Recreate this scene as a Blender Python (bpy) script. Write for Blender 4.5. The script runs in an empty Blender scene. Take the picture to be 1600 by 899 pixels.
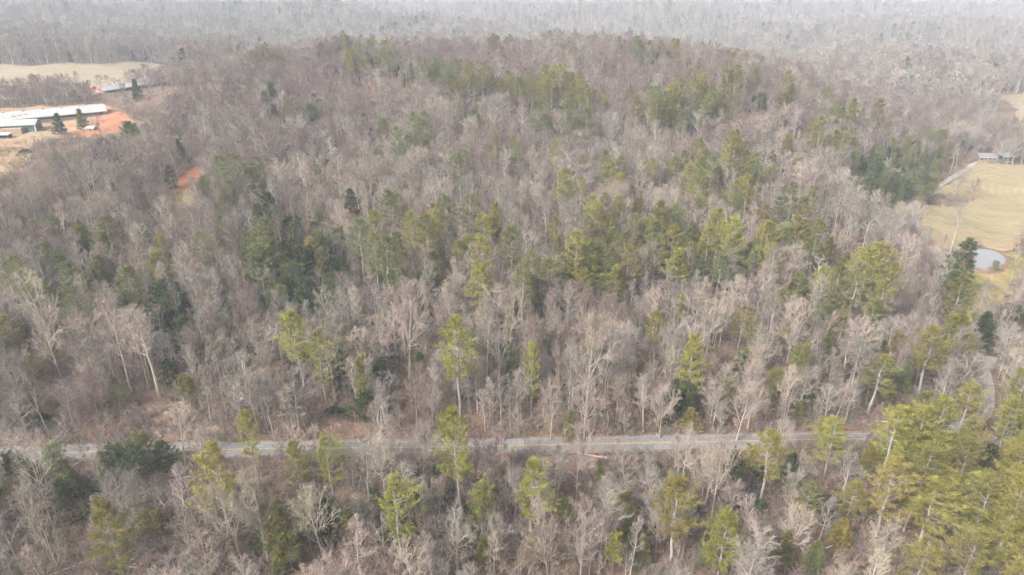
import bpy, math, random
import numpy as np
from mathutils import Vector, Matrix
from mathutils.geometry import delaunay_2d_cdt

SC = bpy.context.scene
COL = SC.collection
rad = math.radians

# ------------------------------------------------------------------ camera
CAM_H, PITCH, FPX, CX, CY = 120.0, rad(25.0), 1066.0, 800.0, 449.5   # photo pixels (1600 x 899)
cam_data = bpy.data.cameras.new('camera')
cam_data.lens, cam_data.sensor_width = 36.0 * FPX / 1600.0, 36.0
cam_data.clip_start, cam_data.clip_end = 1.0, 12000.0
cam = bpy.data.objects.new('camera', cam_data)
cam.location = (0, 0, CAM_H)
cam.rotation_euler = (rad(90) - PITCH, 0, 0)
COL.objects.link(cam)
SC.camera = cam

# ------------------------------------------------------------------ sky, sun, exposure
SUN_EL, SUN_AZ = rad(42), rad(-128)          # azimuth measured from +Y clockwise: behind the camera, to its left
world = bpy.data.worlds.new('World')
SC.world = world
world.use_nodes = True
wn = world.node_tree
wn.nodes.clear()
sky = wn.nodes.new('ShaderNodeTexSky')
sky.sky_type = 'NISHITA'
sky.sun_disc = False
sky.sun_elevation = SUN_EL
sky.sun_rotation = SUN_AZ
sky.dust_density = 6.0
hsv = wn.nodes.new('ShaderNodeHueSaturation')      # thin white overcast: the blue is mostly gone
hsv.inputs['Saturation'].default_value = 0.10
bg = wn.nodes.new('ShaderNodeBackground')
bg.inputs['Strength'].default_value = 0.09
wo = wn.nodes.new('ShaderNodeOutputWorld')
wn.links.new(sky.outputs[0], hsv.inputs['Color'])
wn.links.new(hsv.outputs[0], bg.inputs['Color'])
wn.links.new(bg.outputs[0], wo.inputs['Surface'])
sun_data = bpy.data.lights.new('sun', 'SUN')
sun_data.energy, sun_data.angle, sun_data.color = 1.5, rad(10), (1.0, 0.93, 0.84)
sun = bpy.data.objects.new('sun', sun_data)
sun_dir = Vector((math.sin(SUN_AZ) * math.cos(SUN_EL), math.cos(SUN_AZ) * math.cos(SUN_EL), math.sin(SUN_EL)))
sun.rotation_euler = sun_dir.to_track_quat('Z', 'Y').to_euler()
sun.location = (0, -50, 400)
COL.objects.link(sun)
SC.view_settings.view_transform = 'Standard'
SC.view_settings.look = 'None'
SC.view_settings.gamma = 1.0
SC.view_settings.use_curve_mapping = False
SC.view_settings.exposure = 1.74
SC.cycles.max_bounces = 2
SC.cycles.diffuse_bounces = 1
SC.cycles.glossy_bounces = 1
SC.cycles.transmission_bounces = 1
SC.cycles.volume_bounces = 1
SC.cycles.transparent_max_bounces = 4
SC.cycles.use_denoising = True
SC.cycles.use_adaptive_sampling = True
SC.cycles.adaptive_threshold = 0.05

# ------------------------------------------------------------------ projection helpers
CP, SP = math.cos(PITCH), math.sin(PITCH)

def ray_dir(px, py):
    u = (np.asarray(px, float) - CX) / FPX
    v = (np.asarray(py, float) - CY) / FPX
    return np.stack([u, CP - v * SP, -SP - v * CP], -1)       # x, y, z with unit depth

def project(x, y, z):
    dz = np.asarray(z, float) - CAM_H
    zc = y * CP - dz * SP
    return CX + FPX * x / zc, CY + FPX * (-(y * SP + dz * CP)) / zc, zc

def at_y(px, py, y):
    d = ray_dir(px, py)
    t = y / d[1]
    return (d[0] * t, y, CAM_H + d[2] * t)

def at_z(px, py, z):
    d = ray_dir(px, py)
    t = (z - CAM_H) / d[2]
    return (d[0] * t, d[1] * t, z)

# ------------------------------------------------------------------ terrain: control points -> thin plate -> grid
ctrl = []
A = lambda px, py, y: ctrl.append(at_y(px, py, y))
Z = lambda px, py, z: ctrl.append(at_z(px, py, z))
W = lambda x, y, z: ctrl.append((x, y, z))
for p in ((-250, 722), (0, 712), (300, 703), (560, 700), (800, 695), (1000, 692), (1200, 688), (1380, 683), (1600, 690), (1850, 700)):
    Z(*p, 0.0)
for p in ((-200, 899, -6), (200, 899, -6), (800, 899, -5), (1200, 899, -4), (1800, 899, -3), (200, 790, -4.5), (800, 790, -3.5), (1400, 790, -2), (1800, 790, -2)):
    Z(*p)
for p in ((-250, -150, -4), (250, -150, -4), (0, 20, -8), (-400, 60, -4), (400, 60, -4)):
    W(*p)
for p in ((1535, 640, -.5), (1538, 590, -1), (1515, 530, -2), (1475, 440, -3), (1458, 385, -3), (1390, 338, 1), (1430, 310, -2), (1490, 275, -1),
          (1600, 258, -1), (1600, 340, -3), (1545, 408, -4.5), (1560, 470, -4), (1600, 540, -3), (1800, 400, -4), (1800, 250, -1), (1800, 600, -2), (1565, 238, 0)):
    Z(*p)
for p in ((800, 600, 178), (800, 560, 195), (800, 450, 242), (800, 350, 297), (800, 280, 345), (800, 216, 400), (800, 150, 470), (800, 92, 548),
          (1000, 92, 548), (650, 92, 555),
          (1100, 600, 178), (1100, 450, 242), (1100, 350, 297), (1100, 280, 345), (1100, 216, 400), (1100, 150, 462), (1100, 112, 515),
          (1250, 600, 177), (1250, 450, 240), (1250, 350, 290), (1250, 280, 340), (1250, 216, 395), (1250, 160, 450),
          (1400, 560, 193), (1400, 450, 246), (1330, 300, 345), (1400, 250, 420), (1450, 226, 470),
          (500, 600, 178), (500, 500, 215), (500, 400, 262), (500, 300, 325), (500, 216, 405), (500, 150, 475), (500, 95, 560),
          (350, 600, 178), (350, 500, 213), (350, 400, 258), (350, 300, 315), (350, 200, 405), (350, 150, 455), (350, 132, 480),
          (200, 600, 177), (200, 450, 235), (200, 350, 280), (200, 280, 325), (200, 220, 375), (215, 198, 398),
          (50, 600, 176), (50, 450, 228), (50, 350, 268), (50, 300, 300), (50, 262, 330), (-200, 600, 175), (-200, 450, 228), (-200, 300, 300),
          (100, 98, 800), (100, 60, 1100), (100, 15, 1900), (-250, 60, 1100), (330, 72, 1100), (400, 15, 2200),
          (700, 45, 1850), (700, 15, 2600), (1000, 35, 1950), (1000, 10, 2600), (1300, 65, 1550), (1300, 28, 2250), (1580, 108, 1000), (1580, 60, 1650), (1580, 18, 2400), (1900, 60, 1650), (400, 45, 1500)):
    A(*p)
for p in ((-200, 222, 33), (0, 225, 33), (50, 208, 33), (0, 190, 33), (100, 208, 33), (168, 178, 33), (-200, 190, 33), (60, 165, 32), (150, 146, 30), (260, 134, 30), (130, 116, 28), (-200, 120, 28), (0, 104, 29),
          (1350, 105, 8), (1580, 150, 0), (1500, 190, 0), (1700, 190, 0), (1900, 150, 0)):
    Z(*p)
for p in ((60, 760, 2), (250, 740, -6), (-150, 770, 22), (150, 1000, -32), (450, 1100, -22), (-100, 1100, -8), (-150, 640, 22), (-170, 800, 8), (-40, 660, 24), (-300, 690, 32), (380, 620, 3)):
    W(*p)
for x in (-1800, -1000, 0, 1000, 1800):
    W(x, 3200, 120); W(x, 3700, 260)
W(-1500, 900, 60); W(1500, 900, 40); W(-1500, 300, 30); W(1500, 300, 10); W(-1500, -300, 0); W(1500, -300, 0)
ctrl = np.array(ctrl)

def tps_fit(P, zv, lam=1e-4):
    X = P / 500.0
    n = len(X)
    r2 = ((X[:, None] - X[None]) ** 2).sum(-1)
    K = 0.5 * r2 * np.log(r2 + 1e-12) + lam * np.eye(n)
    Q = np.hstack([np.ones((n, 1)), X])
    M = np.block([[K, Q], [Q.T, np.zeros((3, 3))]])
    sol = np.linalg.solve(M, np.concatenate([zv, np.zeros(3)]))
    return X, sol

TX, TS = tps_fit(ctrl[:, :2], ctrl[:, 2])

def tps(x, y):
    out = np.full(x.shape, TS[-3]) + TS[-2] * x / 500 + TS[-1] * y / 500
    for (cx, cy), w in zip(TX, TS[:-3]):
        r2 = (x / 500 - cx) ** 2 + (y / 500 - cy) ** 2
        out += w * 0.5 * r2 * np.log(r2 + 1e-12)
    return out

def axis(parts):
    out = [parts[0][0]]
    for a, b, s in parts:
        n = max(1, round((b - a) / s))
        out += list(np.linspace(a, b, n + 1)[1:])
    return np.array(out)

GX = axis(((-3100, -900, 55), (-900, -420, 10), (-420, 420, 2.6), (420, 900, 10), (900, 3100, 55)))
GY = axis(((-500, 80, 15), (80, 520, 2.6), (520, 900, 6), (900, 2400, 18), (2400, 3750, 45)))
gx, gy = np.meshgrid(GX, GY)
GZ = tps(gx, gy)

def fbm(x, y, s, seed=0):
    r = np.random.RandomState(seed)
    o = np.zeros_like(x)
    for k in range(6):
        a = r.rand() * 6.28
        f = (1.0 + 0.7 * k) / s
        o += np.sin((x * math.cos(a) + y * math.sin(a)) * f * 6.28 + r.rand() * 6.28 + 1.7 * np.sin((y * math.cos(a) - x * math.sin(a)) * f * 4.1 + r.rand() * 6)) / (1 + 0.6 * k)
    return o / 2.2

GZ += 0.9 * fbm(gx, gy, 55, 1) * np.clip((gy - 165) / 60, 0, 1) + 5.0 * fbm(gx, gy, 260, 2) * np.clip((gy - 620) / 250, 0, 1)
GZ += 36.0 * fbm(gx, gy, 1000, 5) * np.clip((gy - 950) / 500, 0, 1)
GZ += 0.25 * fbm(gx, gy, 14, 3)

def hz(x, y):
    x = np.asarray(x, float); y = np.asarray(y, float)
    i = np.clip(np.searchsorted(GX, x) - 1, 0, len(GX) - 2)
    j = np.clip(np.searchsorted(GY, y) - 1, 0, len(GY) - 2)
    u = (x - GX[i]) / (GX[i + 1] - GX[i]); v = (y - GY[j]) / (GY[j + 1] - GY[j])
    return (GZ[j, i] * (1 - u) * (1 - v) + GZ[j, i + 1] * u * (1 - v) + GZ[j + 1, i] * (1 - u) * v + GZ[j + 1, i + 1] * u * v)

_T = np.concatenate([np.arange(90, 700, 0.8), np.arange(700, 3700, 4.0)])

def on_ground(px, py):
    """photo pixel -> the point of the terrain it looks at"""
    d = ray_dir(px, py)
    x, y, z = d[0] * _T, d[1] * _T, CAM_H + d[2] * _T
    below = np.nonzero(z < hz(x, y))[0]
    k = below[0] if len(below) else len(_T) - 1
    lo, hi = _T[max(k - 1, 0)], _T[k]
    for _ in range(16):
        m = (lo + hi) / 2
        if CAM_H + d[2] * m < hz(d[0] * m, d[1] * m): hi = m
        else: lo = m
    return np.array([d[0] * hi, d[1] * hi, float(hz(d[0] * hi, d[1] * hi))])

def smooth_line(pts, step):
    """Catmull-Rom through 2-D points, resampled"""
    P = np.array(pts, float)
    P = np.vstack([2 * P[0] - P[1], P, 2 * P[-1] - P[-2]])
    out = []
    for i in range(1, len(P) - 2):
        n = max(2, int(np.linalg.norm(P[i + 1] - P[i]) / step))
        for t in np.linspace(0, 1, n, endpoint=False):
            a, b, c, d = P[i - 1], P[i], P[i + 1], P[i + 2]
            out.append(0.5 * (2 * b + (c - a) * t + (2 * a - 5 * b + 4 * c - d) * t * t + (3 * b - a - 3 * c + d) * t ** 3))
    out.append(P[-2])
    return np.array(out)

# roads: centre lines in plan, then the terrain is graded to meet them
main_px = [(-300, 726), (-150, 719), (0, 712.5), (100, 708), (200, 705), (330, 703), (560, 700.5), (800, 696.5), (1000, 693), (1200, 689.5), (1330, 686), (1385, 690), (1425, 702), (1480, 722), (1560, 750), (1700, 800)]
MAIN = smooth_line([on_ground(*p)[:2] for p in main_px], 3.0)
side_px = [(1368, 688), (1425, 677), (1490, 668), (1532, 652), (1543, 625), (1540, 590), (1528, 560), (1503, 530), (1484, 495), (1476, 460), (1477, 430), (1470, 400), (1452, 375), (1428, 345), (1421, 328), (1432, 311), (1462, 294), (1492, 276), (1520, 258), (1545, 247)]
SIDE = smooth_line([on_ground(*p)[:2] for p in side_px], 3.0)

def line_dist(L, x, y):
    """distance to a polyline's points and the index of the nearest one"""
    x = np.ravel(x); y = np.ravel(y)
    best = np.full(x.shape, 1e9); idx = np.zeros(x.shape, int)
    for k, (a, b) in enumerate(L):
        d = (x - a) ** 2 + (y - b) ** 2
        m = d < best
        best[m] = d[m]; idx[m] = k
    return np.sqrt(best), idx

def grade(L, half, reach):
    zl = hz(L[:, 0], L[:, 1])
    k = np.ones(9) / 9
    zl = np.convolve(np.pad(zl, 4, mode='edge'), k, mode='valid')
    m = (gx > L[:, 0].min() - 25) & (gx < L[:, 0].max() + 25) & (gy > L[:, 1].min() - 25) & (gy < L[:, 1].max() + 25)
    d, i = line_dist(L, gx[m], gy[m])
    w = np.clip(1 - (d - half) / reach, 0, 1)
    w = w * w * (3 - 2 * w)
    GZ[m] = GZ[m] * (1 - w) + (zl[i] - 0.12) * w
    return zl

SIDE_Z = grade(SIDE, 4.5, 6)
MAIN_Z = grade(MAIN, 6, 7)

# ------------------------------------------------------------------ materials
def new_mat(name):
    m = bpy.data.materials.new(name)
    m.use_nodes = True
    nt = m.node_tree
    return m, nt, nt.nodes['Principled BSDF']

def ramp(nt, fac, stops):
    r = nt.nodes.new('ShaderNodeValToRGB')
    while len(r.color_ramp.elements) < len(stops): r.color_ramp.elements.new(0.5)
    for e, (p, c) in zip(r.color_ramp.elements, stops):
        e.position = p; e.color = (*c, 1)
    nt.links.new(fac, r.inputs[0])
    return r.outputs[0]

def noise(nt, scale, detail=4.0, coord='Object', rough=0.6):
    tc = nt.nodes.new('ShaderNodeTexCoord')
    n = nt.nodes.new('ShaderNodeTexNoise')
    n.inputs['Scale'].default_value = scale
    n.inputs['Detail'].default_value = detail
    n.inputs['Roughness'].default_value = rough
    nt.links.new(tc.outputs[coord], n.inputs['Vector'])
    return n.outputs['Fac']

def mix(nt, fac, a, b, mode='MIX'):
    m = nt.nodes.new('ShaderNodeMix')
    m.data_type = 'RGBA'; m.blend_type = mode
    for s, v in ((0, fac), (6, a), (7, b)):
        if hasattr(v, 'node'): nt.links.new(v, m.inputs[s])
        elif s == 0: m.inputs[0].default_value = v
        else: m.inputs[s].default_value = (*v, 1)
    return m.outputs[2]

def noisy(name, stops, scale, rough=0.9, scale2=None, amount=0.5, bump=0.0, spec=0.2):
    m, nt, b = new_mat(name)
    c = ramp(nt, noise(nt, scale), stops)
    if scale2:
        c = mix(nt, amount, c, ramp(nt, noise(nt, scale2, 3), [(0.3, (0.45,) * 3), (0.7, (1.5,) * 3)]), 'MULTIPLY')
    nt.links.new(c, b.inputs['Base Color'])
    b.inputs['Roughness'].default_value = rough
    b.inputs['Specular IOR Level'].default_value = spec
    if bump:
        bp = nt.nodes.new('ShaderNodeBump')
        bp.inputs['Distance'].default_value = bump
        nt.links.new(noise(nt, scale * 3, 5), bp.inputs['Height'])
        nt.links.new(bp.outputs[0], b.inputs['Normal'])
    return m

def plant(name, dark, light, var=0.25, translucent=0.0, hue=0.03):
    """bark, twigs or needles: a tint of its own for every tree, lighter and darker patches within it"""
    m, nt, b = new_mat(name)
    oi = nt.nodes.new('ShaderNodeObjectInfo')
    c = ramp(nt, noise(nt, 0.6, 3), [(0.32, dark), (0.68, light)])
    hs = nt.nodes.new('ShaderNodeHueSaturation')
    mh = nt.nodes.new('ShaderNodeMapRange')
    mh.inputs['To Min'].default_value, mh.inputs['To Max'].default_value = 0.5 - hue, 0.5 + hue
    mv = nt.nodes.new('ShaderNodeMapRange')
    mv.inputs['To Min'].default_value, mv.inputs['To Max'].default_value = 1 - var, 1 + var
    wn_ = nt.nodes.new('ShaderNodeTexWhiteNoise'); wn_.noise_dimensions = '1D'
    nt.links.new(oi.outputs['Random'], wn_.inputs['W'])
    nt.links.new(oi.outputs['Random'], mh.inputs['Value'])
    nt.links.new(wn_.outputs['Value'], mv.inputs['Value'])
    nt.links.new(mh.outputs[0], hs.inputs['Hue'])
    nt.links.new(mv.outputs[0], hs.inputs['Value'])
    nt.links.new(c, hs.inputs['Color'])
    b.inputs['Roughness'].default_value = 0.85
    b.inputs['Specular IOR Level'].default_value = 0.15
    nt.links.new(hs.outputs[0], b.inputs['Base Color'])
    if translucent:
        tr = nt.nodes.new('ShaderNodeBsdfTranslucent')
        ms = nt.nodes.new('ShaderNodeMixShader')
        ms.inputs[0].default_value = translucent
        nt.links.new(hs.outputs[0], tr.inputs['Color'])
        nt.links.new(b.outputs[0], ms.inputs[1]); nt.links.new(tr.outputs[0], ms.inputs[2])
        nt.links.new(ms.outputs[0], nt.nodes['Material Output'].inputs['Surface'])
    return m

def plain(name, col, rough=0.6, metal=0.0, spec=0.3):
    m, nt, b = new_mat(name)
    c = mix(nt, 0.35, col, ramp(nt, noise(nt, 0.9, 5), [(0.3, (0.6,) * 3), (0.7, (1.3,) * 3)]), 'MULTIPLY')
    nt.links.new(c, b.inputs['Base Color'])
    b.inputs['Roughness'].default_value = rough
    b.inputs['Metallic'].default_value = metal
    b.inputs['Specular IOR Level'].default_value = spec
    return m

M = {}
M['litter'] = noisy('leaf_litter', [(0.25, (0.105, 0.068, 0.051)), (0.5, (0.16, 0.105, 0.078)), (0.75, (0.235, 0.165, 0.125))], 0.05, scale2=0.9, amount=0.7, bump=0.4)
M['asphalt'] = noisy('old_asphalt', [(0.35, (0.16, 0.157, 0.158)), (0.7, (0.225, 0.22, 0.22))], 0.12, scale2=1.1, amount=0.4)
M['gravel'] = noisy('gravel_track', [(0.3, (0.25, 0.23, 0.215)), (0.7, (0.36, 0.33, 0.30))], 0.2, scale2=1.5, amount=0.3)
M['shoulder'] = noisy('dirt_shoulder', [(0.3, (0.17, 0.12, 0.09)), (0.7, (0.27, 0.21, 0.165))], 0.3, scale2=1.2, amount=0.5)
M['yellow_paint'] = plain('yellow_paint', (0.55, 0.33, 0.06))
M['white_paint'] = plain('worn_white_paint', (0.34, 0.33, 0.32))
M['field'] = noisy('dry_pasture', [(0.28, (0.185, 0.16, 0.09)), (0.42, (0.25, 0.20, 0.12)), (0.7, (0.31, 0.235, 0.145))], 0.018, scale2=0.35, amount=0.25)
nt = M['field'].node_tree                                  # faint mowing lines
wv = nt.nodes.new('ShaderNodeTexWave'); wv.wave_type = 'RINGS'; wv.rings_direction = 'Z'
mp = nt.nodes.new('ShaderNodeMapping'); mp.inputs['Location'].default_value = (-330, -395, 0)
tcw = nt.nodes.new('ShaderNodeTexCoord')
nt.links.new(tcw.outputs['Object'], mp.inputs['Vector']); nt.links.new(mp.outputs[0], wv.inputs['Vector'])
wv.inputs['Scale'].default_value = 0.075; wv.inputs['Distortion'].default_value = 2.5; wv.inputs['Detail'].default_value = 2; wv.inputs['Detail Scale'].default_value = 0.3
bsdf = nt.nodes['Principled BSDF']
old = bsdf.inputs['Base Color'].links[0].from_socket
nt.links.new(mix(nt, 0.35, old, ramp(nt, wv.outputs['Fac'], [(0.2, (0.78, 0.8, 0.72)), (0.8, (1.1, 1.08, 1.05))]), 'MULTIPLY'), bsdf.inputs['Base Color'])
M['far_field'] = noisy('far_pasture', [(0.3, (0.20, 0.165, 0.105)), (0.7, (0.29, 0.235, 0.155))], 0.015, scale2=0.3, amount=0.3)
M['lawn'] = noisy('winter_lawn', [(0.3, (0.10, 0.12, 0.03)), (0.5, (0.22, 0.19, 0.07)), (0.7, (0.34, 0.24, 0.13))], 0.045, scale2=0.6, amount=0.4)
M['yard'] = noisy('farmyard_clay', [(0.3, (0.27, 0.15, 0.09)), (0.5, (0.31, 0.21, 0.13)), (0.68, (0.30, 0.25, 0.15))], 0.03, scale2=0.4, amount=0.4)
M['clay'] = noisy('red_clay', [(0.3, (0.28, 0.108, 0.058)), (0.7, (0.35, 0.165, 0.095))], 0.06, scale2=0.6, amount=0.4)
M['mud'] = noisy('pond_mud', [(0.3, (0.15, 0.09, 0.062)), (0.7, (0.25, 0.165, 0.11))], 0.1, scale2=0.8, amount=0.3)

# ------------------------------------------------------------------ mesh helpers
def mesh(name, v, f, mats=(), fm=None, smooth=False):
    me = bpy.data.meshes.new(name)
    me.from_pydata([tuple(p) for p in v], [], [tuple(q) for q in f])
    for m in mats: me.materials.append(m)
    if fm is not None: me.polygons.foreach_set('material_index', list(fm))
    if smooth: me.polygons.foreach_set('use_smooth', [True] * len(me.polygons))
    me.update()
    return me

def link(name, me, parent=None):
    o = bpy.data.objects.new(name, me)
    COL.objects.link(o)
    if parent is not None: o.parent = parent
    return o

def tag(o, label=None, category=None, group=None, kind=None):
    for k, v in (('label', label), ('category', category), ('group', group), ('kind', kind)):
        if v: o[k] = v
    return o

def structure(name, me, label=None):
    return tag(link(name, me), label, None, None, 'structure')

# ground: one sheet to beyond the ridges
ny, nx = gx.shape
gv = np.stack([gx, gy, GZ], -1).reshape(-1, 3)
ii = (np.arange(ny - 1)[:, None] * nx + np.arange(nx - 1)[None]).ravel()
gme = bpy.data.meshes.new('ground')
gme.vertices.add(len(gv)); gme.vertices.foreach_set('co', gv.ravel())
nq = len(ii)
gme.loops.add(nq * 4); gme.polygons.add(nq)
gme.loops.foreach_set('vertex_index', np.stack([ii, ii + 1, ii + nx + 1, ii + nx], 1).ravel())
gme.polygons.foreach_set('loop_start', np.arange(nq) * 4)
gme.polygons.foreach_set('use_smooth', np.ones(nq, bool))
gme.materials.append(M['litter'])
gme.update(); gme.validate()
structure('ground', gme, 'red-brown leaf litter on the forest floor and hills')

def strip(L, offs, dz, zline=None):
    """a ribbon along L; offs: cross positions; returns verts, faces"""
    T = np.gradient(L, axis=0)
    T /= np.linalg.norm(T, axis=1)[:, None] + 1e-9
    N = np.stack([-T[:, 1], T[:, 0]], 1)
    v, f = [], []
    for k in range(len(L)):
        for o in offs:
            q = L[k] + N[k] * o
            z = zline[k] if zline is not None else float(hz(q[0], q[1]))
            v.append((q[0], q[1], z + dz))
    m = len(offs)
    for k in range(len(L) - 1):
        for j in range(m - 1):
            a = k * m + j
            f.append((a, a + m, a + m + 1, a + 1))
    return v, f

def ribbons(L, spans, dz, zl):
    V, F = [], []
    for a, b in spans:
        v, f = strip(L, (b, a), dz, zl)
        n = len(V)
        V += v; F += [tuple(i + n for i in q) for q in f]
    return V, F

def up(v, f):
    """turn faces so that they look up"""
    out = []
    for q in f:
        a, b, c = (np.array(v[i]) for i in q[:3])
        out.append(tuple(q) if np.cross(b - a, c - a)[2] > 0 else tuple(reversed(q)))
    return out

v, f = strip(MAIN, (-2.9, 0, 2.9), 0.10, MAIN_Z)
road = structure('road', mesh('road', v, up(v, f), [M['asphalt']]), 'two lane asphalt road through the woods')
mk = MAIN[: int(len(MAIN))]
v, f = ribbons(MAIN, [(-0.20, -0.07), (0.07, 0.20)], 0.115, MAIN_Z)
link('centre_line', mesh('centre_line', v, up(v, f), [M['yellow_paint']]), road)
for s in (-1, 1):
    v, f = ribbons(MAIN, [(s * 2.62 - 0.06, s * 2.62 + 0.06)], 0.113, MAIN_Z)
    link('edge_line', mesh('edge_line', v, up(v, f), [M['white_paint']]), road)
for s in (-1, 1):
    v, f = ribbons(MAIN, [(s * 3.3 - 0.45, s * 3.3 + 0.45)], 0.06, MAIN_Z)
    link('shoulder', mesh('shoulder', v, up(v, f), [M['shoulder']]), road)
v, f = strip(SIDE[4:], (-1.9, 0, 1.9), 0.085, SIDE_Z[4:])
structure('side_road', mesh('side_road', v, up(v, f), [M['gravel']]), 'narrow pale side road curving up the valley beside the wooded slope')

def in_poly(poly, x, y):
    x = np.asarray(x); y = np.asarray(y)
    c = np.zeros(x.shape, bool)
    n = len(poly)
    (x0, y0), (x1, y1) = np.min(poly, 0), np.max(poly, 0)
    box = (x >= x0) & (x <= x1) & (y >= y0) & (y <= y1)
    if not box.any(): return c
    if not box.all():
        c[box] = in_poly(poly, x[box], y[box])
        return c
    for i in range(n):
        x0, y0 = poly[i]; x1, y1 = poly[(i + 1) % n]
        if y0 == y1: continue
        c ^= ((y0 > y) != (y1 > y)) & (x < (x1 - x0) * (y - y0) / (y1 - y0) + x0)
    return c

def px_poly(pts, jitter=0.8, seed=0, step=3.0):
    P = [on_ground(*p)[:2] for p in pts]
    L = smooth_line(P + [P[0]], step)[:-1]
    return L + np.random.RandomState(seed).normal(0, jitter, L.shape)

def drape(poly, dz, step, flat=None):
    x0, y0 = poly.min(0); x1, y1 = poly.max(0)
    X, Y = np.meshgrid(np.arange(x0, x1, step), np.arange(y0, y1, step))
    m = in_poly(poly, X, Y)
    P = [Vector(p) for p in poly] + [Vector((a, b)) for a, b in zip(X[m], Y[m])]
    n = len(poly)
    vs, es, fs, *_ = delaunay_2d_cdt(P, [(i, (i + 1) % n) for i in range(n)], [], 1, 1e-4)
    V = [(p.x, p.y, flat if flat is not None else float(hz(p.x, p.y)) + dz) for p in vs]
    return V, up(V, fs)

def sheet(name, poly, mat, dz, step, label, flat=None):
    v, f = drape(poly, dz, step, flat)
    return structure(name, mesh(name, v, f, [mat], smooth=True), label)

FIELD = px_poly([(1439, 332), (1436, 352), (1440, 372), (1456, 390), (1490, 392), (1520, 386), (1552, 392), (1580, 392), (1600, 372), (1640, 360), (1760, 360), (1780, 300), (1770, 252), (1690, 252), (1600, 258), (1560, 256), (1532, 252), (1512, 266), (1492, 284), (1462, 302)], 0.8, 1)
LAWN = px_poly([(1486, 396), (1482, 430), (1490, 470), (1505, 512), (1535, 522), (1562, 492), (1580, 452), (1598, 425), (1596, 398), (1570, 396), (1545, 394), (1515, 390)], 0.8, 2)
POND_BANK = px_poly([(1503, 404), (1507, 391), (1528, 389), (1553, 392), (1574, 399), (1578, 411), (1568, 425), (1545, 429), (1520, 426), (1506, 416)], 0.5, 3, 1.5)
POND = px_poly([(1508, 404), (1512, 395), (1528, 393), (1551, 397), (1569, 404), (1571, 410), (1562, 420), (1545, 423), (1524, 420), (1511, 413)], 0.12, 4, 1.5)
MEADOW = px_poly([(-260, 158), (0, 158), (70, 152), (140, 150), (200, 142), (262, 128), (285, 108), (240, 101), (100, 100), (0, 103), (-260, 108)], 3, 5, 12)
FARMYARD = px_poly([(-260, 238), (0, 268), (35, 262), (48, 240), (62, 222), (100, 217), (150, 216), (192, 207), (205, 190), (185, 178), (150, 164), (60, 166), (-260, 182)], 1.0, 6)
FAR_FIELD = px_poly([(1560, 152), (1590, 148), (1700, 148), (1720, 180), (1600, 190), (1585, 170)], 2, 7, 8)
CLAY = px_poly([(258, 300), (282, 278), (305, 262), (322, 264), (318, 280), (300, 294), (275, 306)], 0.6, 8, 1.5)
GLADE = px_poly([(258, 303), (280, 296), (300, 300), (305, 316), (285, 326), (262, 320)], 0.6, 9, 1.5)
PULLOFF = px_poly([(1533, 556), (1563, 562), (1560, 572), (1541, 578)], 0.1, 10, 1.5)
sheet('field', FIELD, M['field'], 0.32, 2.5, 'tan winter pasture with greener streaks beyond the side road')
sheet('lawn', LAWN, M['lawn'], 0.22, 2.5, 'rough olive green grass below the pond')
sheet('pond_bank', POND_BANK, M['mud'], 0.34, 1.5, 'bare brown mud rim around the pond')
sheet('meadow', MEADOW, M['far_field'], 0.6, 6, 'pale yellow meadow beyond the poultry houses')
sheet('farmyard', FARMYARD, M['yard'], 0.3, 2.5, 'tan and orange bare earth around the farm buildings')
RED_BANK = px_poly([(150, 186), (172, 172), (190, 178), (204, 190), (192, 206), (170, 213), (140, 213), (108, 214), (112, 206), (140, 200)], 0.8, 16)
sheet('clay_bank', RED_BANK, M['clay'], 0.45, 2.5, 'red clay bank at the end of the long poultry house')
sheet('far_field', FAR_FIELD, M['far_field'], 0.6, 6, 'small yellow field among the woods far up the valley')
sheet('clay_clearing', CLAY, M['clay'], 0.3, 2.5, 'patch of red clay in a clearing on the hillside')
sheet('grass_glade', GLADE, M['lawn'], 0.25, 2.5, 'yellow green grass patch below the red clay clearing')
sheet('pull_off', PULLOFF, M['gravel'], 0.24, 2, 'small grey gravel pull-off beside the side road')
m, nt, b = new_mat('pond_water')
nt.links.new(ramp(nt, noise(nt, 0.05, 3), [(0.3, (0.19, 0.195, 0.21)), (0.7, (0.24, 0.245, 0.26))]), b.inputs['Base Color'])
b.inputs['Roughness'].default_value = 0.08
b.inputs['IOR'].default_value = 1.33
bp = nt.nodes.new('ShaderNodeBump'); bp.inputs['Distance'].default_value = 0.02; bp.inputs['Strength'].default_value = 0.3
nt.links.new(noise(nt, 1.5, 2), bp.inputs['Height']); nt.links.new(bp.outputs[0], b.inputs['Normal'])
pz = float(np.median(hz(POND[:, 0], POND[:, 1]))) + 0.6
sheet('pond', POND, m, 0, 3, 'small pale farm pond reflecting the white sky', flat=pz)

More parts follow.
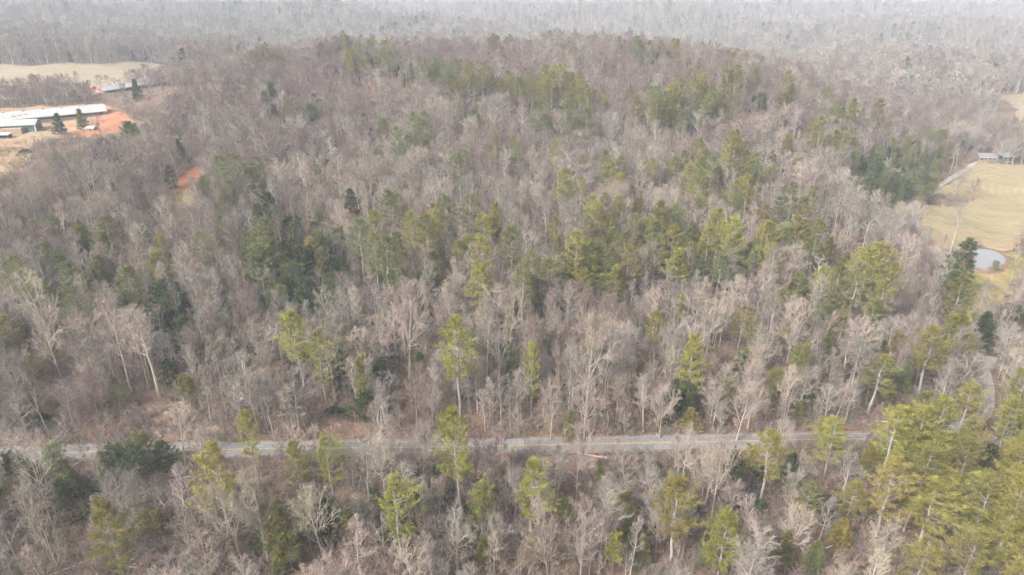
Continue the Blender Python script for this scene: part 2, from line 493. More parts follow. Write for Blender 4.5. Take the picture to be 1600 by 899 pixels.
# ------------------------------------------------------------------ plants
M['trunk_pale'] = plant('pale_bark', (0.33, 0.285, 0.24), (0.48, 0.425, 0.365), 0.2)
M['trunk_brown'] = plant('brown_bark', (0.20, 0.165, 0.145), (0.32, 0.275, 0.245), 0.2)
M['trunk_pine'] = plant('pine_bark', (0.27, 0.235, 0.21), (0.42, 0.38, 0.345), 0.15)
M['twig_pale'] = plant('pale_twigs', (0.285, 0.23, 0.185), (0.43, 0.35, 0.28), 0.22)
M['twig_grey'] = plant('grey_twigs', (0.20, 0.175, 0.155), (0.31, 0.27, 0.24), 0.22)
M['twig_brown'] = plant('brown_twigs', (0.175, 0.125, 0.108), (0.27, 0.20, 0.17), 0.25)
M['dead_wood'] = plant('bleached_dead_wood', (0.55, 0.50, 0.45), (0.68, 0.64, 0.58), 0.05)
M['needle_gold'] = plant('yellow_green_needles', (0.21, 0.20, 0.045), (0.42, 0.37, 0.11), 0.2, 0.3, 0.02)
M['needle_olive'] = plant('olive_needles', (0.15, 0.145, 0.04), (0.28, 0.255, 0.085), 0.2, 0.25, 0.02)
M['needle_green'] = plant('green_needles', (0.14, 0.155, 0.06), (0.27, 0.27, 0.115), 0.2, 0.25, 0.025)
M['needle_dark'] = plant('dark_needles', (0.048, 0.068, 0.03), (0.12, 0.142, 0.062), 0.25, 0.2, 0.02)
M['leaf_dark'] = plant('dark_evergreen_leaves', (0.045, 0.065, 0.028), (0.11, 0.135, 0.055), 0.25, 0.15, 0.02)
M['brush'] = plant('dry_brush', (0.23, 0.165, 0.125), (0.36, 0.27, 0.21), 0.25)

class MB:
    def __init__(s): s.v, s.f, s.m = [], [], []
    def tube(s, pts, rr, n, mat=0, cap=False):
        pts = np.asarray(pts, float)
        d = pts[-1] - pts[0]
        d /= np.linalg.norm(d) + 1e-9
        a = cross(d, (0.31, 0.17, 0.93) if abs(d[2]) < 0.9 else (1, 0, 0)); a /= np.linalg.norm(a)
        b = cross(d, a)
        base = len(s.v)
        ang = np.arange(n) * 2 * math.pi / n
        ring = np.cos(ang)[:, None] * a + np.sin(ang)[:, None] * b
        for p, r in zip(pts, rr):
            s.v += list(p + ring * r)
        for k in range(len(pts) - 1):
            for j in range(n):
                q, w = base + k * n + j, base + k * n + (j + 1) % n
                s.f.append((q, w, w + n, q + n)); s.m.append(mat)
    def spike(s, p, q, r, mat=0, n=3):
        d = q - p
        L = np.linalg.norm(d) + 1e-9
        d = d / L
        a = cross(d, (0.31, 0.17, 0.93)); a /= np.linalg.norm(a) + 1e-9
        b = cross(d, a)
        base = len(s.v)
        for k in range(n):
            t = 2 * math.pi * k / n
            s.v.append(p + (a * math.cos(t) + b * math.sin(t)) * r)
        s.v.append(q)
        for k in range(n):
            s.f.append((base + k, base + (k + 1) % n, base + n)); s.m.append(mat)
    def blade(s, p, q, w, side, mat=0):
        base = len(s.v)
        s.v += [p - side * w, p + side * w, q]
        s.f.append((base, base + 1, base + 2)); s.m.append(mat)
    def build(s, name, mats): return mesh(name, s.v, s.f, mats, s.m)

def unit(v): return v / (math.sqrt(v[0] * v[0] + v[1] * v[1] + v[2] * v[2]) + 1e-9)
def cross(a, b): return np.array((a[1] * b[2] - a[2] * b[1], a[2] * b[0] - a[0] * b[2], a[0] * b[1] - a[1] * b[0]))

def bare_tree(seed, H, width, clear, n1, n2, n3, n4, tw, lod=0, fork=False, up_bias=1.0, r0=None):
    """leafless hardwood: returns (trunk, crown) mesh builders"""
    r = np.random.RandomState(seed)
    T, C = MB(), MB()
    r0 = r0 or H * 0.0115
    nseg = 8
    bend = r.normal(0, 0.012 * H, 2)
    tp = []
    for k in range(nseg + 1):
        t = k / nseg
        tp.append(np.array([bend[0] * t * t + r.normal(0, 0.006 * H) * t, bend[1] * t * t + r.normal(0, 0.006 * H) * t, t * H * 0.97]))
    tp = np.array(tp)
    tr = r0 * (1 - np.linspace(0, 1, nseg + 1)) ** 0.85 + 0.02
    tr[0] *= 1.35
    T.tube(tp, tr, 6 if lod == 0 else 4)
    leaders = [(tp, tr)]
    if fork:
        for k in range(r.randint(1, 3)):
            t0 = r.uniform(0.3, 0.5)
            p0 = np.array([np.interp(t0, np.linspace(0, 1, nseg + 1), tp[:, i]) for i in range(3)])
            az = r.rand() * 6.28
            out = np.array([math.cos(az), math.sin(az), 0]) * width * r.uniform(0.18, 0.3)
            q = [p0 + out * (s ** 0.7) + np.array([0, 0, (H * r.uniform(0.86, 0.96) - p0[2]) * s]) for s in np.linspace(0, 1, 6)]
            rr = np.interp(t0, [0, 1], [r0, 0.03]) * 0.7 * (1 - np.linspace(0, 1, 6)) + 0.02
            T.tube(q, rr, 5)
            leaders.append((np.array(q), rr))
    for i in range(n1):
        L_p, L_r = leaders[i % len(leaders)]
        t = clear + (0.98 - clear) * ((i + r.rand() * 0.8) / n1)
        zt = t * H * 0.97
        zt = max(zt, L_p[0][2] + 0.3)
        p = np.array([np.interp(zt, L_p[:, 2], L_p[:, k]) for k in range(3)])
        s = (t - clear) / (1 - clear)
        env = math.sin(math.pi * min(1, 0.16 + 0.80 * s)) ** 0.7
        L = width * 0.5 * env * r.uniform(0.72, 1.15) / 0.92
        el = rad(22 + 45 * s + r.normal(0, 9)) * up_bias
        az = i * 2.399 + r.normal(0, 0.4)
        d = np.array([math.cos(az) * math.cos(el), math.sin(az) * math.cos(el), math.sin(el)])
        pts = [p]
        dd = d.copy()
        for k in range(4):
            pts.append(pts[-1] + dd * L / 4)
            dd = unit(dd + np.array([r.normal(0, .16), r.normal(0, .16), 0.16 * up_bias + r.normal(0, .1)]))
        pts = np.array(pts)
        rl = max(0.05, 0.5 * np.interp(zt, L_p[:, 2], L_r))
        C.tube(pts, np.linspace(rl, 0.03, 5), 4 if lod == 0 else 3, 0)
        for j in range(n2):
            u = 0.22 + 0.78 * (j + r.rand()) / n2
            q = np.array([np.interp(u, np.linspace(0, 1, 5), pts[:, k]) for k in range(3)])
            base = unit(pts[min(4, int(u * 4) + 1)] - pts[max(0, int(u * 4) - 1)])
            d2 = unit(base + r.normal(0, 0.55, 3) + np.array([0, 0, 0.28 * up_bias]))
            L2 = L * 0.5 * (1.15 - 0.55 * u) * r.uniform(0.6, 1.2) + 0.3
            e = q + d2 * L2 + np.array([0, 0, 0.12 * L2])
            mid = (q + e) / 2 + r.normal(0, 0.05 * L2, 3)
            if lod == 0: C.tube([q, mid, e], (rl * 0.5 + 0.012, rl * 0.34 + 0.012, 0.018), 3, 0)
            else: C.spike(q, e, 0.06 + 0.03 * lod, 0)
            for m_ in range(n3):
                w = 0.2 + 0.8 * (m_ + r.rand()) / n3
                g = q + (mid - q) * min(1, w * 2) if w < 0.5 else mid + (e - mid) * (w - 0.5) * 2
                d3 = unit(d2 + r.normal(0, 0.6, 3) + np.array([0, 0, 0.22 * up_bias]))
                L3 = L2 * 0.5 * r.uniform(0.6, 1.25) + 0.25
                e3 = g + d3 * L3
                if lod == 0: C.spike(g, e3, tw * 0.8, 1)
                else: C.blade(g, e3, tw * 1.3, unit(cross(d3, r.normal(0, 1, 3))), 1)
                for k in range(n4):
                    h = g + (e3 - g) * r.uniform(0.15, 1.0)
                    d4 = unit(d3 + r.normal(0, 0.65, 3) + np.array([0, 0, 0.2 * up_bias]))
                    C.blade(h, h + d4 * r.uniform(0.45, 1.2) * (1 + 0.4 * lod), tw * 0.6 * (1 + 0.6 * lod), unit(cross(d4, r.normal(0, 1, 3))), 1)
    return T, C

def tuft(C, r, c, d, size, n, w, mat):
    for k in range(n):
        dd = unit(d * 0.8 + r.normal(0, 0.62, 3))
        p = c + r.normal(0, 0.16 * size, 3)
        C.blade(p, p + dd * size * r.uniform(0.7, 1.25), w * r.uniform(0.7, 1.3), unit(cross(dd, r.normal(0, 1, 3))), mat)

def pine(seed, H, width, clear, whorls, per, clumps, blades, size, w, style='white', r0=None, stubs=6):
    r = np.random.RandomState(seed)
    T, C = MB(), MB()
    r0 = r0 or H * 0.012
    nseg = 7
    tp = np.array([[r.normal(0, 0.004 * H) * (k > 0), r.normal(0, 0.004 * H) * (k > 0), H * k / nseg] for k in range(nseg + 1)])
    T.tube(tp, r0 * (1 - np.linspace(0, 1, nseg + 1)) ** 0.8 + 0.025, 6)
    axis_at = lambda z: np.array([np.interp(z, tp[:, 2], tp[:, 0]), np.interp(z, tp[:, 2], tp[:, 1]), z])
    lop = r.normal(0, 0.18, 2)
    for k in range(stubs):                                   # dead lower branches
        z = H * r.uniform(max(0.2, clear - 0.28), clear + 0.15)
        az = r.rand() * 6.28
        p = axis_at(z)
        L = width * r.uniform(0.15, 0.4)
        e = p + np.array([math.cos(az), math.sin(az), r.uniform(-0.15, 0.15)]) * L
        T.spike(p, e, 0.05)
        for _ in range(3):
            a = p + (e - p) * r.uniform(0.4, 1)
            T.blade(a, a + r.normal(0, 0.5, 3), 0.02, unit(r.normal(0, 1, 3)))
    for i in range(whorls):
        s = (i + r.uniform(0, 0.6)) / whorls
        z = H * (clear + (0.985 - clear) * s)
        if style == 'cone': env = (1 - s) ** 0.8 * 0.96 + 0.05
        elif style == 'round': env = math.sqrt(max(0.03, 1 - (s * 1.55 - 0.6) ** 2)) if s < 0.98 else 0.2
        else: env = min(1.0, (0.62 + 0.9 * s)) * (1 - max(0, s - 0.30) / 0.70) ** 0.72 + 0.07
        for j in range(per):
            az = j * 6.283 / per + i * 1.1 + r.normal(0, 0.3)
            L = width * 0.5 * env * r.uniform(0.6, 1.18) * (1 + lop[0] * math.cos(az) + lop[1] * math.sin(az))
            if style != 'cone' and r.rand() < 0.17: continue
            el = {'white': rad(2 + 38 * s), 'cone': rad(6 + 30 * s), 'round': rad(12 + 40 * s), 'droop': rad(-8 + 34 * s)}[style] + r.normal(0, 0.12)
            p = axis_at(z)
            d = np.array([math.cos(az) * math.cos(el), math.sin(az) * math.cos(el), math.sin(el)])
            tipup = {'white': 0.16, 'cone': 0.12, 'round': 0.2, 'droop': -0.12}[style]
            e = p + d * L + np.array([0, 0, tipup * L])
            mid = p + d * L * 0.5 + np.array([0, 0, tipup * 0.15 * L])
            C.tube([p, mid, e], (0.055 + 0.006 * L, 0.035, 0.012), 3, 0)
            side = unit(cross(d, (0, 0, 1)))
            for c in range(clumps):
                u = 0.30 + 0.70 * (c + r.rand()) / clumps if style != 'cone' else 0.22 + 0.78 * (c + r.rand()) / clumps
                q = p + (mid - p) * u * 2 if u < 0.5 else mid + (e - mid) * (u - 0.5) * 2
                lat = r.uniform(-1, 1) * 0.42 * L * (1.12 - u)
                q = q + side * lat + np.array([0, 0, r.normal(0.03, 0.07) * size])
                if abs(lat) > 0.5: C.blade(p + (q - p) * 0.75, q, 0.025, np.array([0, 0, 1.0]), 0)
                upv = {'white': 0.55, 'cone': 0.45, 'round': 0.7, 'droop': 0.0}[style]
                tuft(C, r, q, unit(d * 0.7 + side * np.sign(lat) * 0.4 + np.array([0, 0, upv])), size, blades, w, 1)
    tuft(C, r, axis_at(H * 0.985), np.array([0, 0, 1.0]), size * 1.1, blades * 2, w, 1)
    return T, C

def brush(seed, H, spread, stems, tw=0.045):
    r = np.random.RandomState(seed)
    C = MB()
    for i in range(stems):
        az, el = r.rand() * 6.28, rad(r.uniform(45, 85))
        p = np.array([r.normal(0, spread * 0.25), r.normal(0, spread * 0.25), -0.1])
        d = np.array([math.cos(az) * math.cos(el), math.sin(az) * math.cos(el), math.sin(el)])
        L = H * r.uniform(0.6, 1.1)
        e = p + d * L
        C.spike(p, e, tw * 1.2)
        for k in range(7):
            g = p + (e - p) * r.uniform(0.25, 1)
            d3 = unit(d + r.normal(0, 0.6, 3))
            h = g + d3 * L * r.uniform(0.25, 0.5)
            C.blade(g, h, tw * 0.9, unit(cross(d3, r.normal(0, 1, 3))))
            for _ in range(4):
                a = g + (h - g) * r.uniform(0.2, 1)
                d4 = unit(d3 + r.normal(0, 0.7, 3))
                C.blade(a, a + d4 * r.uniform(0.3, 0.8), tw * 0.6, unit(cross(d4, r.normal(0, 1, 3))))
    return C

def leafy_shrub(seed, H, spread, n):
    r = np.random.RandomState(seed)
    S, C = MB(), MB()
    for i in range(7):
        az = r.rand() * 6.28
        S.spike(np.array([r.normal(0, .15), r.normal(0, .15), -0.1]), np.array([math.cos(az) * spread * 0.35, math.sin(az) * spread * 0.35, H * r.uniform(0.5, 0.9)]), 0.05)
    lobes = [np.array([r.normal(0, spread * 0.26), r.normal(0, spread * 0.26), H * r.uniform(0.35, 0.8)]) for _ in range(9)]
    for i in range(n):
        c = lobes[r.randint(len(lobes))] + unit(r.normal(0, 1, 3)) * spread * 0.24 * r.uniform(0.5, 1) * np.array([1, 1, 0.8])
        c[2] = max(0.1, c[2])
        tuft(C, r, c, unit(c - np.array([0, 0, H * 0.3])), 0.5, 5, 0.13, 0)
    return S, C

PROTO = bpy.data.collections.new('plant_kinds')      # sources for the scattered woods; not linked to the scene itself
KINDS = {}

def kind(name, T, C, tmat, cmats, h):
    """store shared trunk and crown meshes of one form of plant, plus a joined mesh for scattering"""
    tme = T.build(name + '_trunk', [M[tmat]]) if T else None
    cme = C.build(name + '_crown', [M[k] for k in cmats])
    J = MB()
    mats = [M[k] for k in cmats]
    J.v, J.f, J.m = list(C.v), list(C.f), list(C.m)
    if T:
        n = len(J.v)
        J.v += T.v; J.f += [tuple(i + n for i in q) for q in T.f]; J.m += [len(mats)] * len(T.f)
        mats = mats + [M[tmat]]
    KINDS[name] = dict(trunk=tme, crown=cme, joined=J.build(name, mats), h=h, tris=len(J.f))

TONES = ('pale', 'grey', 'brown')
tmat_of = {'pale': 'trunk_pale', 'grey': 'trunk_pale', 'brown': 'trunk_brown'}
BARE = {t: [] for t in TONES}; BARE_MID = {t: [] for t in TONES}; BARE_FAR = {t: [] for t in TONES}
forms = [  # H, width, clear, n1, n2, n3, n4, fork, up
    (24, 9.5, 0.40, 16, 6, 5, 3, False, 1.0),
    (22, 12.0, 0.34, 18, 6, 5, 3, True, 0.9),
    (26, 8.0, 0.48, 15, 5, 5, 3, False, 1.15),
    (20, 11.0, 0.30, 17, 6, 5, 3, True, 1.1),
    (17, 6.5, 0.32, 14, 5, 5, 3, False, 1.2),
    (13, 5.0, 0.25, 12, 5, 4, 3, False, 1.1),
    (23, 8.5, 0.45, 14, 6, 5, 3, True, 1.2),
    (21, 10.0, 0.28, 18, 6, 5, 3, False, 0.75),
    (15, 6.0, 0.22, 14, 5, 5, 3, True, 1.15),
    (12, 6.0, 0.2, 13, 5, 5, 3, True, 0.9),
]
for i, (H, w, cl, n1, n2, n3, n4, fk, ub) in enumerate(forms):
    T, C = bare_tree(100 + i, H, w, cl, n1, n2, n3, n4, 0.06, 0, fk, ub)
    Tm, Cm = bare_tree(200 + i, H * 0.92, w * 1.2, cl, n1, 5, 3, 2, 0.085, 1, fk, ub * 0.85, r0=H * 0.013)
    Tf, Cf = bare_tree(300 + i, H, w * 1.05, cl - 0.1, 11, 4, 3, 2, 0.15, 2, False, ub, r0=H * 0.015)
    for t in TONES:
        kind(f'bare_{i}_{t}', T, C, tmat_of[t], [tmat_of[t], 'twig_' + t], H); BARE[t].append(f'bare_{i}_{t}')
        kind(f'bare_mid_{i}_{t}', Tm, Cm, tmat_of[t], [tmat_of[t], 'twig_' + t], H); BARE_MID[t].append(f'bare_mid_{i}_{t}')
        if i < 5:
            kind(f'bare_far_{i}_{t}', Tf, Cf, tmat_of[t], [tmat_of[t], 'twig_' + t], H); BARE_FAR[t].append(f'bare_far_{i}_{t}')
T, C = bare_tree(401, 20, 13.0, 0.22, 20, 7, 6, 4, 0.055, 0, True, 0.95, r0=0.36)
kind('spreading_oak', T, C, 'trunk_pale', ['trunk_pale', 'twig_pale'], 20)
T, C = bare_tree(402, 13, 11.0, 0.25, 15, 7, 5, 4, 0.05, 0, True, 0.85, r0=0.26)
kind('low_spreading', T, C, 'trunk_pale', ['trunk_pale', 'twig_pale'], 13)
T, C = bare_tree(403, 17, 8.5, 0.12, 16, 4, 2, 1, 0.05, 0, False, 0.55, r0=0.26)
kind('dead_snag', T, C, 'dead_wood', ['dead_wood', 'dead_wood'], 17)
T, C = bare_tree(404, 15, 9, 0.28, 13, 6, 4, 3, 0.05, 0, True, 1.0, r0=0.4)
kind('dark_bare', T, C, 'trunk_brown', ['trunk_brown', 'twig_brown'], 15)

WHITE, YOUNG, GREEN, DARK, OLIVE = [], [], [], [], []
for i, (H, w, cl, wh, per) in enumerate([(27, 11.5, 0.36, 11, 5), (25, 13.5, 0.32, 10, 5), (29, 11, 0.44, 10, 5), (22, 11, 0.24, 11, 5)]):
    T, C = pine(500 + i, H, w, cl, wh, per, 9, 11, 0.95, 0.075, 'white', stubs=12)
    kind(f'white_pine_{i}', T, C, 'trunk_pine', ['trunk_pine', 'needle_gold'], H); WHITE.append(f'white_pine_{i}')
    kind(f'olive_pine_{i}', T, C, 'trunk_pine', ['trunk_pine', 'needle_olive'], H); OLIVE.append(f'olive_pine_{i}')
    kind(f'green_pine_{i}', T, C, 'trunk_pine', ['trunk_pine', 'needle_green'], H); GREEN.append(f'green_pine_{i}')
for i, (H, w, cl, st) in enumerate([(13, 6.5, 0.10, 'cone'), (10, 6, 0.06, 'cone'), (17, 7.5, 0.42, 'round'), (14, 6.5, 0.35, 'round')]):
    T, C = pine(520 + i, H, w, cl, 13, 6, 6, 9, 0.75, 0.085, st, stubs=4)
    for nm, nd, lst in (('young_gold', 'needle_gold', YOUNG), ('young_olive', 'needle_olive', OLIVE), ('young_green', 'needle_green', GREEN), ('young_dark', 'needle_dark', DARK)):
        kind(f'{nm}_{i}', T, C, 'trunk_brown', ['trunk_brown', nd], H); lst.append(f'{nm}_{i}')
for i, (H, w) in enumerate([(15, 7.5), (11, 6.5)]):
    T, C = pine(540 + i, H, w, 0.06, 15, 6, 7, 9, 0.7, 0.10, 'droop', stubs=0)
    kind(f'hemlock_{i}', T, C, 'trunk_brown', ['trunk_brown', 'needle_dark'], H); DARK.append(f'hemlock_{i}')
FARPINE = {}
for i, (H, w, st) in enumerate([(22, 9.5, 'white'), (17, 8, 'round'), (14, 6.5, 'cone')]):
    T, C = pine(560 + i, H, w, 0.35 if st != 'cone' else 0.08, 8, 5, 4, 5, 1.5, 0.32, st, stubs=0)
    for nd in ('gold', 'olive', 'green', 'dark'):
        kind(f'far_pine_{i}_{nd}', T, C, 'trunk_brown', ['trunk_brown', 'needle_' + nd], H); FARPINE.setdefault(nd, []).append(f'far_pine_{i}_{nd}')
BRUSH = []
for i in range(4):
    kind(f'brush_{i}', None, brush(600 + i, 2.6 + 0.5 * i, 2.2, 10), '', ['brush' if i % 2 else 'twig_grey'], 3); BRUSH.append(f'brush_{i}')
for i in range(3):                                          # fallen trunks
    r_ = np.random.RandomState(640 + i); b_ = MB()
    Lg = 6.5 + 2 * i
    pts_ = [np.array([Lg * t, 0.25 * math.sin(3 * t + i), 0.22 + 0.08 * t]) for t in np.linspace(0, 1, 6)]
    b_.tube(pts_, np.linspace(0.22, 0.06, 6), 6)
    for k_ in range(9):
        p_ = pts_[r_.randint(2, 6)]
        b_.spike(p_, p_ + np.array([r_.uniform(0.2, 1.6), r_.normal(0, 1.0), r_.uniform(0, 1.1)]), 0.05)
    kind(f'log_{i}', None, b_, '', ['trunk_pale'], 1)
SHRUB = []
for i in range(3):
    S, C = leafy_shrub(620 + i, 3.2 + 0.8 * i, 4.0, 170)
    kind(f'shrub_{i}', S, C, 'trunk_brown', ['leaf_dark'], 3.2 + 0.8 * i); SHRUB.append(f'shrub_{i}')

SAP = {t: [k for k in BARE[t] if k.split('_')[1] in '4589'] for t in TONES}
# ------------------------------------------------------------------ where the plants stand
rng = np.random.RandomState(7)
CLEARED = [(FIELD, 0), (POND_BANK, 0), (MEADOW, 0), (FARMYARD, 0), (FAR_FIELD, 0), (CLAY, 0), (GLADE, 0), (PULLOFF, 0), (LAWN, 0)]

def is_clear(x, y, road_margin=5.0, side_margin=3.2):
    ok = np.ones(np.shape(x), bool)
    for poly, _ in CLEARED: ok &= ~in_poly(poly, x, y)
    for L, mg in ((MAIN, road_margin), (SIDE, side_margin)):
        near = (x > L[:, 0].min() - 9) & (x < L[:, 0].max() + 9) & (y > L[:, 1].min() - 9) & (y < L[:, 1].max() + 9)
        if near.any():
            d, _ = line_dist(L, x[near], y[near])
            ok[near] &= d > mg
    return ok

def in_sight(x, y, h, margin=110):
    """top or foot inside the frame (with a margin) and not hidden by the bare terrain"""
    z0 = hz(x, y)
    px, py, zc = project(x, y, z0)
    qx, qy, _ = project(x, y, z0 + h)
    ok = (zc > 20) & (np.maximum(px, qx) > -margin) & (np.minimum(px, qx) < 1600 + margin) & (py > -60) & (qy < 899 + margin)
    top = z0 + h
    vis = np.ones(len(x), bool)
    for t in np.linspace(0.25, 0.97, 34):
        vis &= hz(x * t, y * t) < CAM_H + (top - CAM_H) * t
    return ok & vis

def jitter_grid(y0, y1, s, xr=0.95, seed=0):
    r = np.random.RandomState(seed)
    half = xr * y1 + 60
    X, Y = np.meshgrid(np.arange(-half, half, s), np.arange(y0, y1, s))
    X = X + r.uniform(-.5, .5, X.shape) * s * 0.95 + (np.arange(X.shape[0]) % 2)[:, None] * s / 2
    Y = Y + r.uniform(-.5, .5, Y.shape) * s * 0.95
    return X.ravel(), Y.ravel()

plants = []       # dict: kind name, group of plant, x, y, scale (h, w), rot

def add(kn, fam, x, y, h=None, wscale=None, rot=None, mark=None):
    base = KINDS[kn]['h']
    sh = (h / base) if h else 1.0
    plants.append(dict(k=kn, fam=fam, x=float(x), y=float(y), sh=sh, sw=wscale if wscale else sh, rot=rng.rand() * 6.283 if rot is None else rot, mark=mark,
                       tx=rng.normal(0, 0.05 if fam == 'bare' else 0.02), ty=rng.normal(0, 0.05 if fam == 'bare' else 0.02)))

def stand(px, py_top, py_base):
    """foot on the ground at the pixel; height so that the top meets the upper pixel row"""
    g = on_ground(px, py_base)
    lo, hi = 1.0, 60.0
    for _ in range(30):
        h = (lo + hi) / 2
        _, qy, _ = project(g[0], g[1], g[2] + h)
        if qy > py_top: lo = h
        else: hi = h
    return g, h

